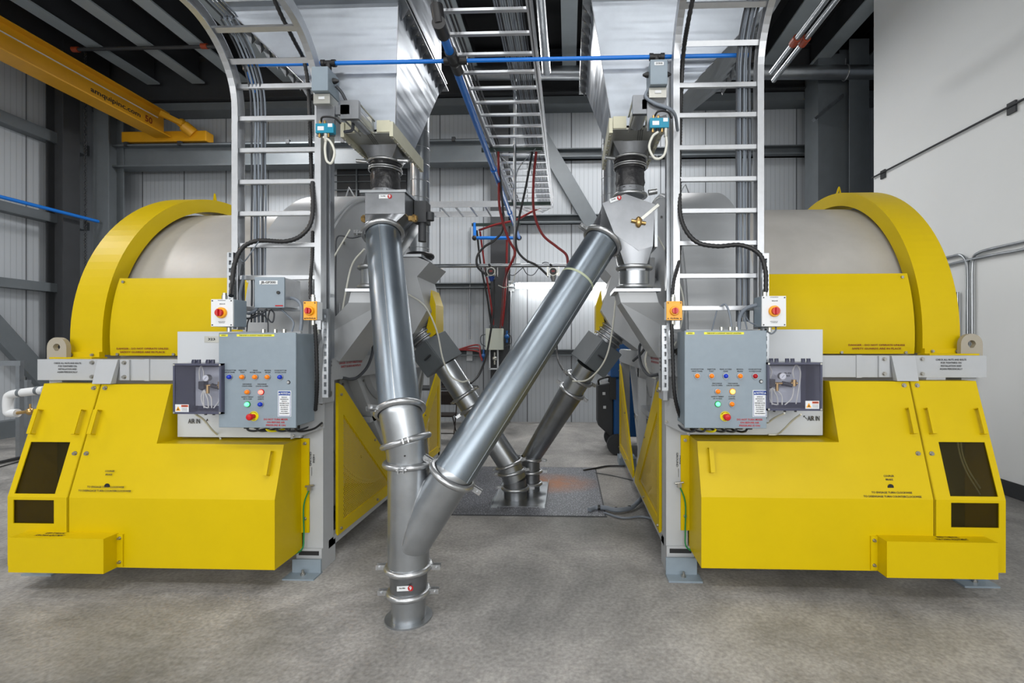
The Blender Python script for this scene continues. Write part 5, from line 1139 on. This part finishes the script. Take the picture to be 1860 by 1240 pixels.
# =================================================================== blue compressed air pipes
a, b = P(447, 118, 3.34), P(1368, 100, 3.30)
zb = 3.54
t = thing('air_pipe', 'thin blue air pipe crossing in front of both hoppers', 'pipe', ((a.x+b.x)/2, 3.3, zb))
a, b = P(447, 118, 3.30), P(1368, 100, 3.30)
MB().cyl(a, b, .0135, n=20).build('pipe', BLU, t)
ab = (b-a).normalized()
for px in (447, 597, 825, 1193, 1366):
    f = (px-447)/(1368-447); c = a.lerp(b, f*1.0); c = a+ab*((P(px, 110, 3.30).x-a.x)/ab.x)
    if px in (597, 1193): MB().cyl(c-ab*.05, c-ab*.025, .024).cyl(c+ab*.025, c+ab*.05, .024).cyl(c-ab*.03, c+ab*.03, .019).cyl(c, c-V((0, 0, .05)), .02).build('tee_fitting', BLK, t)
    elif px == 825: MB().cyl(c-ab*.07, c+ab*.09, .026).sphere(c, .045).build('cross_fitting', BLK, t)
    else: MB().cyl(c-ab*.02, c+ab*.02, .022).cyl(c, c-V((0, 0, .04)), .02).build('elbow_fitting', BLK, t)
c = a+ab*((P(447, 110, 3.3).x-a.x)/ab.x); MB().cyl(c, c+V((0, .1, -.14)), .012).build('drop_pipe', BLU, t)
c = a+ab*((P(825, 104, 3.30).x-a.x)/ab.x)
t = thing('main_air_pipe', 'thick blue air pipe running back left of the centre tray', 'pipe', (c.x, 6, c.z-.05))
MB().cyl((c.x, 2.95, c.z-.0), P(943, 432, 8.95), .029, n=24).build('pipe', BLU, t)
MB().cyl((c.x, 2.90, c.z), (c.x, 3.02, c.z), .042).cyl((c.x, 2.93, c.z), (c.x-.02, 2.93, c.z+.12), .038).build('elbow_fitting', BLK, t)
MB().cyl((c.x, 3.19, c.z), (c.x, 3.42, c.z), .04).build('tee_fitting', BLK, t)
me_ = P(943, 432, 8.95); ms_ = V((c.x, 2.95, c.z))
for f in (.41, .71): MB().cyl(ms_.lerp(me_, f-.005), ms_.lerp(me_, f+.005), .038).build('coupling', BLU, t)
q = P(943, 432, 8.95); r_ = P(862, 432, 8.95)
e_ = V((c.x-.02, 8.95, c.z+.03))
t = thing('air_pipe', 'short blue air pipe with black elbows across the dark column at the back', 'pipe', q)
MB().cyl(q, r_, .03).cyl(r_, r_+V((0, 0, .28)), .03).build('pipe', BLU, t)
for z in (q, r_): MB().sphere(z, .05).build('elbow_fitting', BLK, t)
MB().box(r_.x-.05, 8.93, r_.z+.22, P(945, 415, 8.95).x, 8.97, r_.z+.27).build('strut_bar', WGRN, label='dark strut bar over the short blue pipe at the back', cat='strut channel')
MB().cyl(PX(-20, 352, XL+.62), PX(178, 402, XL+.62), .03).build('air_pipe', BLU, label='blue air pipe along the left wall girt', cat='pipe')
MB().cyl(P(178, 402, 9.5), P(215, 402, 9.5), .03).build('air_pipe', BLU, label='short blue air pipe at the left corner column', cat='pipe')
# =================================================================== back wall items
def tube_light(pa, pb, label):
    a, b = P(pa, 519, 9.75), P(pb, 519, 9.75)
    t = thing('tube_light', label, 'light', ((a.x+b.x)/2, 9.8, a.z-.05)); MB().box(a.x-.02, 9.80, a.z-.03, b.x+.02, 9.87, a.z+.05).build('housing', WHT, t)
    MB().cyl((a.x, 9.74, a.z), (b.x, 9.74, a.z), .06, n=16).build('tube', TUBE, t)
tube_light(937, 1045, 'lit tube light on the back wall left of the diagonal pipe'); tube_light(1060, 1150, 'lit tube light on the back wall behind the right diverter')
q = P(900, 616, 9.6); t = thing('valve_cabinet', 'small pale cabinet with blue valves on the dark column at the back', 'cabinet', q-V((0, 0, .75)))
MB().box(q.x-.17, 9.42, q.z-.21, q.x+.17, 9.6, q.z+.21).build('body', mat('cream_grey', sr(185, 190, 178)), t, bev=.005)
for sx in (-.1, .06): MB().box(q.x+sx-.015, 9.5, q.z-.58, q.x+sx+.015, 9.54, q.z-.2).build('leg', PWH, t)
MB().box(q.x-.12, 9.5, q.z-.6, q.x+.12, 9.54, q.z-.57).build('cross_bar', PWH, t)
for dx, dz in ((.24, .05), (-.22, -.33), (.0, -.38)): c = q+V((dx, -.1, dz)); MB().sphere(c, .05, 12, 8).cyl(c-V((0, 0, .12)), c+V((0, 0, .12)), .02).build('valve', SCB if dx else STL, t)
for dx in (-.1, .0, .1): c = q+V((dx, -.08, .21)); MB().tube([c, c+V((0, 0, .06)), c+V((.04, 0, .04)), c+V((.05, 0, 0))], .008).build('cable', CBD, t)
MB().tube([q+V((-.17, -.1, .1)), q+V((-.27, -.1, .06)), q+V((-.27, -.1, -.08)), q+V((-.17, -.1, -.15))], .008).build('cable', CBD, t)
MB().tube([q+V((.22, -.1, .15)), q+V((.32, -.1, .06)), q+V((.32, -.1, -.08)), q+V((.2, -.1, -.15))], .008).build('cable', CBD, t)
for k in range(3): a = P(800, 640-k*5+8, 9.7); b = P(868, 626+k*6, 9.6); MB().tube([a, a.lerp(b, .5)+V((0, 0, .03)), b, P(872, 640+k*3, 9.5), P(876, 655, 9.45)], .016).build('hose', RED, label='red hose running level on the back wall to the valve cabinet', cat='hose', group='three red hoses to the valve cabinet')
x = P(854, 500, 9.9).x; MB().cyl((x, 9.88, 1.7), (x, 9.88, 4.0), .015).build('conduit', GALV, label='thin upright conduit on the back wall left of the dark column', cat='conduit')
q = P(853, 646, 9.85); MB().box(q.x-.06, 9.84, q.z-.1, q.x+.06, 9.94, q.z+.1).build('outlet_box', WHT, label='small pale outlet box on the back wall below the thin conduit', cat='outlet')
q = P(928, 520, 9.85); MB().box(q.x-.08, 9.84, q.z-.1, q.x+.06, 9.94, q.z+.12).build('outlet_box', WHT, label='small pale box at the left end of the lit tube light', cat='outlet')
x = P(927, 500, 9.85).x; MB().cyl((x, 9.85, .6), (x, 9.85, q.z-.1), .03).build('conduit', GALV, label='grey upright pipe beside the dark column at the back', cat='pipe')
# folding chair
f_ = PZ(806, 803); cx, cy = f_.x-.02, 7.85
t = thing('folding_chair', 'dark brown folding chair standing at the back beside the left mixer', 'chair', (cx, cy, 0))
for sx in (-.21, .21):
    MB().tube([V((cx+sx, cy-.18, .01)), V((cx+sx, cy+.02, .45)), V((cx+sx, cy+.10, .80))], .011, 8, 3).build('frame_leg', CHR, t); MB().tube([V((cx+sx*.9, cy+.24, .01)), V((cx+sx*.9, cy-.12, .43))], .010, 8, 1).build('rear_leg', CHR, t)
MB().box(cx-.2, cy-.2, .435, cx+.2, cy+.18, .465).build('seat', CHR, t, bev=.012)
MB().loft([[V((cx-.2, cy+.08, .60)), V((cx+.2, cy+.08, .60)), V((cx+.2, cy+.10, .60)), V((cx-.2, cy+.10, .60))], [V((cx-.2, cy+.09, .76)), V((cx+.2, cy+.09, .76)), V((cx+.2, cy+.11, .76)), V((cx-.2, cy+.11, .76))], [V((cx-.15, cy+.10, .82)), V((cx+.15, cy+.10, .82)), V((cx+.15, cy+.12, .82)), V((cx-.15, cy+.12, .82))]]).build('backrest', CHR, t)
MB().cyl((cx-.21, cy-.11, .16), (cx+.21, cy-.11, .16), .008).build('stretcher', CHR, t)
# desk with laptop
q = P(820, 690, 9.0); t = thing('desk', 'dark topped desk against the back wall behind the folding chair', 'desk', (q.x, 9.2, 0))
MB().box(q.x-1.2, 8.9, .74, q.x+.38, 9.6, .78).build('desk_top', STEELD, t)
for dx in (-1.1, .3):
    for y in (8.95, 9.55): MB().box(q.x+dx-.02, y-.02, 0, q.x+dx+.02, y+.02, .74).build('leg', STEELD, t)
t = thing('laptop', 'open dark laptop on the desk at the back', 'laptop', (q.x-.1, 9.2, .78)); MB().box(q.x-.28, 9.05, .78, q.x+.08, 9.3, .80).build('keyboard', BLK, t)
MB().box(q.x-.28, 9.3, .78, q.x+.08, 9.32, 1.05).build('screen', BLK, t)
# floor scrubber
fx = PX(1121, 815, .68); bx_ = P(1098, 700, 7.3)
t = thing('floor_scrubber', 'dark grey and blue floor scrubber parked behind the right mixer', 'floor scrubber', (bx_.x+.15, 7.4, 0))
x0, x1 = P(1085, 750, 7.2).x, P(1107, 750, 7.2).x
MB().loft([[V((x0, 7.1, 1.0)), V((x1+.05, 7.1, 1.05)), V((x1+.05, 7.1, .22)), V((x0+.06, 7.1, .36)), V((x0, 7.1, .42))], [V((x0, 7.55, 1.0)), V((x1+.05, 7.55, 1.05)), V((x1+.05, 7.55, .22)), V((x0+.06, 7.55, .36)), V((x0, 7.55, .42))]]).build('front_tank', STEELD, t, bev=.02)
MB().box(x1, 7.0, 1.12, x1+.45, 7.7, 1.62).build('blue_tank', SCB, t, bev=.02); MB().box(x1+.05, 7.05, .25, x1+.6, 7.9, 1.12).build('body', SCB, t, bev=.03)
MB().box(x1-.01, 7.02, .80, x1+.08, 7.08, 1.14).build('control_panel', BLK, t)
MB().box(x0+.07, 7.08, .86, x0+.11, 7.1, .90).box(x0+.08, 7.08, .66, x0+.12, 7.1, .70).build('latch', WHT, t)
MB().tube([V((x0+.02, 7.15, 1.0)), V((x0+.02, 7.1, 1.08)), V((x0+.16, 7.1, 1.12)), V((x0+.17, 7.15, 1.05))], .015).build('handle', BLK, t)
[MB().cyl((x1+.1, y, .15), (x1+.1, y+.1, .15), .15).build('wheel', STEELD, t) for y in (7.0, 7.6)]
# hoses and cords on the floor
Zf = lambda px, py, z=.02: PZ(px, py, z)
o = MB().tube([Zf(1070, 926), Zf(1082, 922), Zf(1100, 922, .03), Zf(1120, 926, .03), Zf(1145, 922, .03), Zf(1162, 908, .05), Zf(1180, 885, .06)], .022, 10, 8).build('floor_hose', CAB, label='grey hose with black bands on the floor right of the tread plate', cat='hose')
for px, py in ((1088, 921), (1119, 925), (1143, 922)): c = Zf(px, py, .03); MB().cyl(c-V((.012, 0, 0)), c+V((.012, 0, 0)), .0245, n=16).build('band', BLK, o)
MB().tube([Zf(1060, 854, .012), Zf(1082, 850, .015), Zf(1105, 846, .015), Zf(1135, 846, .02)], .012, 8).build('power_cord', BLK, label='black cord on the floor at the far right corner of the tread plate', cat='cord')
MB().tube([Zf(1080, 858, .008), Zf(1110, 863, .008), Zf(1150, 872, .008)], .005, 8).build('power_cord', CBD, label='thin dark cord trailing across the concrete right of the tread plate', cat='cord')
MB().tube([Zf(1098, 931, .01), Zf(1130, 940, .012), Zf(1165, 938, .012), Zf(1195, 944, .012)], .010, 8).build('power_cord', CAB, label='grey cord on the floor in front of the banded grey hose', cat='cord')
MB().tube([Zf(-30, 846, .03), Zf(20, 835, .03), Zf(60, 826, .03)], .022, 8).build('power_cord', BLK, label='thick black hose on the floor at the far left edge', cat='hose')
MB().tube([Zf(-30, 856, .012), Zf(20, 842, .012), Zf(60, 831, .012)], .008, 8).build('power_cord', BLK, label='thin black cord on the floor at the far left edge', cat='cord')
# =================================================================== right wall items
XW = XR-.03
o = MB().cyl(PX(1584, 323, XW), PX(1875, 172, XW), .012).build('wall_conduit', STEELD, label='thin dark conduit slanting up the right white wall', cat='conduit')
for px, py in ((1604, 314), (1838, 192)): c = PX(px, py, XW+.015); MB().box(c.x-.01, c.y-.05, c.z-.08, c.x+.01, c.y+.05, c.z+.04).build('clip', STEELD, o)
def wconduit(pts, label, pre=(), post=()): MB().tube([V(v) for v in pre]+[PX(*q, XW) for q in pts]+[V(v) for v in post], .017, 10, 5).build('wall_conduit', GALV, label=label, cat='conduit')
e0 = PX(1757, 600, XW); e1 = PX(1765, 600, XW); e2 = PX(1739, 600, XW)
far = PX(1700, 472, XW); near = PX(1880, 434, XW); f2 = PX(1700, 486, XW); n2 = PX(1880, 449, XW)
wconduit([(1700, 472), (1728, 466), (1742, 463), (1753, 470), (1757, 490), (1757, 560), (1757, 600)], 'steel conduit on the right wall bending down at the left of the pair', [(XW, 7.4, far.z)], [(XW, e0.y, .9), (XW, e0.y, .2)])
wconduit([(1880, 434), (1800, 452), (1778, 459), (1768, 468), (1765, 490), (1765, 560), (1765, 600)], 'steel conduit on the right wall bending down at the right of the pair', [(XW, 0, near.z), (XW, 3, near.z)], [(XW, e1.y, .9), (XW, e1.y, .2)])
wconduit([(1700, 486), (1760, 472), (1820, 460), (1880, 449)], 'lower steel conduit running level along the right wall', [(XW, 7.4, f2.z)], [(XW, 3, n2.z), (XW, 0, n2.z)])
wconduit([(1739, 530), (1739, 570), (1739, 600)], 'short upright conduit on the right wall beside the yellow ring', (), [(XW, e2.y, .9), (XW, e2.y, .2)])
# =================================================================== left wall items
t = thing('pipe_stand', 'steel strut frame holding white covered pipe at the far left', 'pipe stand', (P(36, 800, 6.6).x, 6.6, 0))
a = P(36, 660, 6.6); MB().box(a.x-.03, 6.57, 0, a.x+.03, 6.63, a.z).build('post', GALV, t); MB().box(P(-30, 662, 6.6).x, 6.55, a.z-.03, P(44, 662, 6.6).x, 6.60, a.z+.04).build('arm', GALV, t)
a = P(50, 690, 7.2); MB().box(a.x-.03, 7.17, 0, a.x+.03, 7.23, a.z).build('post', GALV, t)
D = 6.2
t = thing('insulated_pipe', 'white covered pipe loop sticking out left of the left mixer', 'pipe', P(20, 750, D))
MB().tube([P(82, 708, D), P(40, 713, D), P(20, 717, D), P(15, 725, D), P(15, 745, D), P(18, 750, D), P(32, 750, D)], .055, 14, 5).build('cover', PVC, t)
MB().cyl(P(30, 750, D), P(80, 743, D), .022).build('pipe', BRASS, t); q = P(55, 747, D); MB().sphere(q, .05, 10, 8).cyl(q, q+V((0, 0, .1)), .012).build('valve', BRASS, t)
for px in (38, 70): q = P(px, 713 if px < 50 else 709, D); MB().cyl(q-V((.02, 0, 0)), q+V((.02, 0, 0)), .058).build('band', STEELG, t)

# =================================================================== overhead odds and ends
MB().cyl((-.35, 2.6, 5.8), (-.35, 7.45, 5.8), .062).build('overhead_pipe', GALV, label='galvanised pipe running back overhead just right of the centre tray', cat='pipe')
for k in range(2):
    o = MB().cyl((2.68+.11*k, 3.0, 5.2), (2.68+.11*k, 6.5+.2*k, 5.2), .034).build('overhead_conduit', GALV, label='%s of the two silver conduits running back beside the right hopper under the roof' % ('inner', 'outer')[k], cat='conduit')
    MB().cyl((2.68+.11*k, 5.78, 5.2), (2.68+.11*k, 5.9, 5.2), .048).build('coupling', MATS['orange_coupling'], o)
q = P(384, 616, 3.27); o = MB().box(q.x-.052, 3.272, q.z-.022, q.x+.052, 3.275, q.z+.022).build('data_plate', STL, label='small metal data plate reading 323 on the left white backing plate', cat='data plate')
MB().text('323', (q.x, 3.272, q.z), .016, width=.05).build('lettering', INK, o)

cable([P(668, 425, 3.6), P(640, 432, 3.7), P(613, 430, 3.75), P(610, 470, 3.72), P(610, 560, 3.68), P(615, 618, 3.62)], .006, CBD, 'thin dark cable running down the end face of the left drum housing')
cable([P(662, 452, 3.6), P(640, 480, 3.65), P(628, 530, 3.66), P(618, 590, 3.64), P(616, 625, 3.6)], .007, WCB, 'pale flexible cable bowing down the end face of the left drum housing')
cable([P(742, 534, 4.6), P(772, 556, 4.6), P(793, 600, 4.6), P(804, 650, 4.6), P(818, 682, 4.65), P(838, 693, 4.7), P(852, 690, 4.75)], .008, WCB, 'pale cable hanging across the left discharge gate')
cable([P(1118, 545, 4.5), P(1112, 600, 4.5), P(1104, 640, 4.5), P(1090, 668, 4.55), P(1066, 690, 4.65), P(1040, 692, 4.75)], .008, WCB, 'pale cable hanging across the right discharge gate')
cable([P(1203, 618, 3.9), P(1180, 630, 3.95), P(1172, 655, 3.95), P(1180, 680, 3.95), P(1192, 688, 3.9)], .008, WCB, 'pale cable looping over the inner beam of the right mixer')
cable([P(1150, 655, 4.3), P(1166, 640, 4.2), P(1180, 615, 4.15), P(1182, 600, 4.15)], .012, CBD, 'dark cable rising under the right inlet chute')
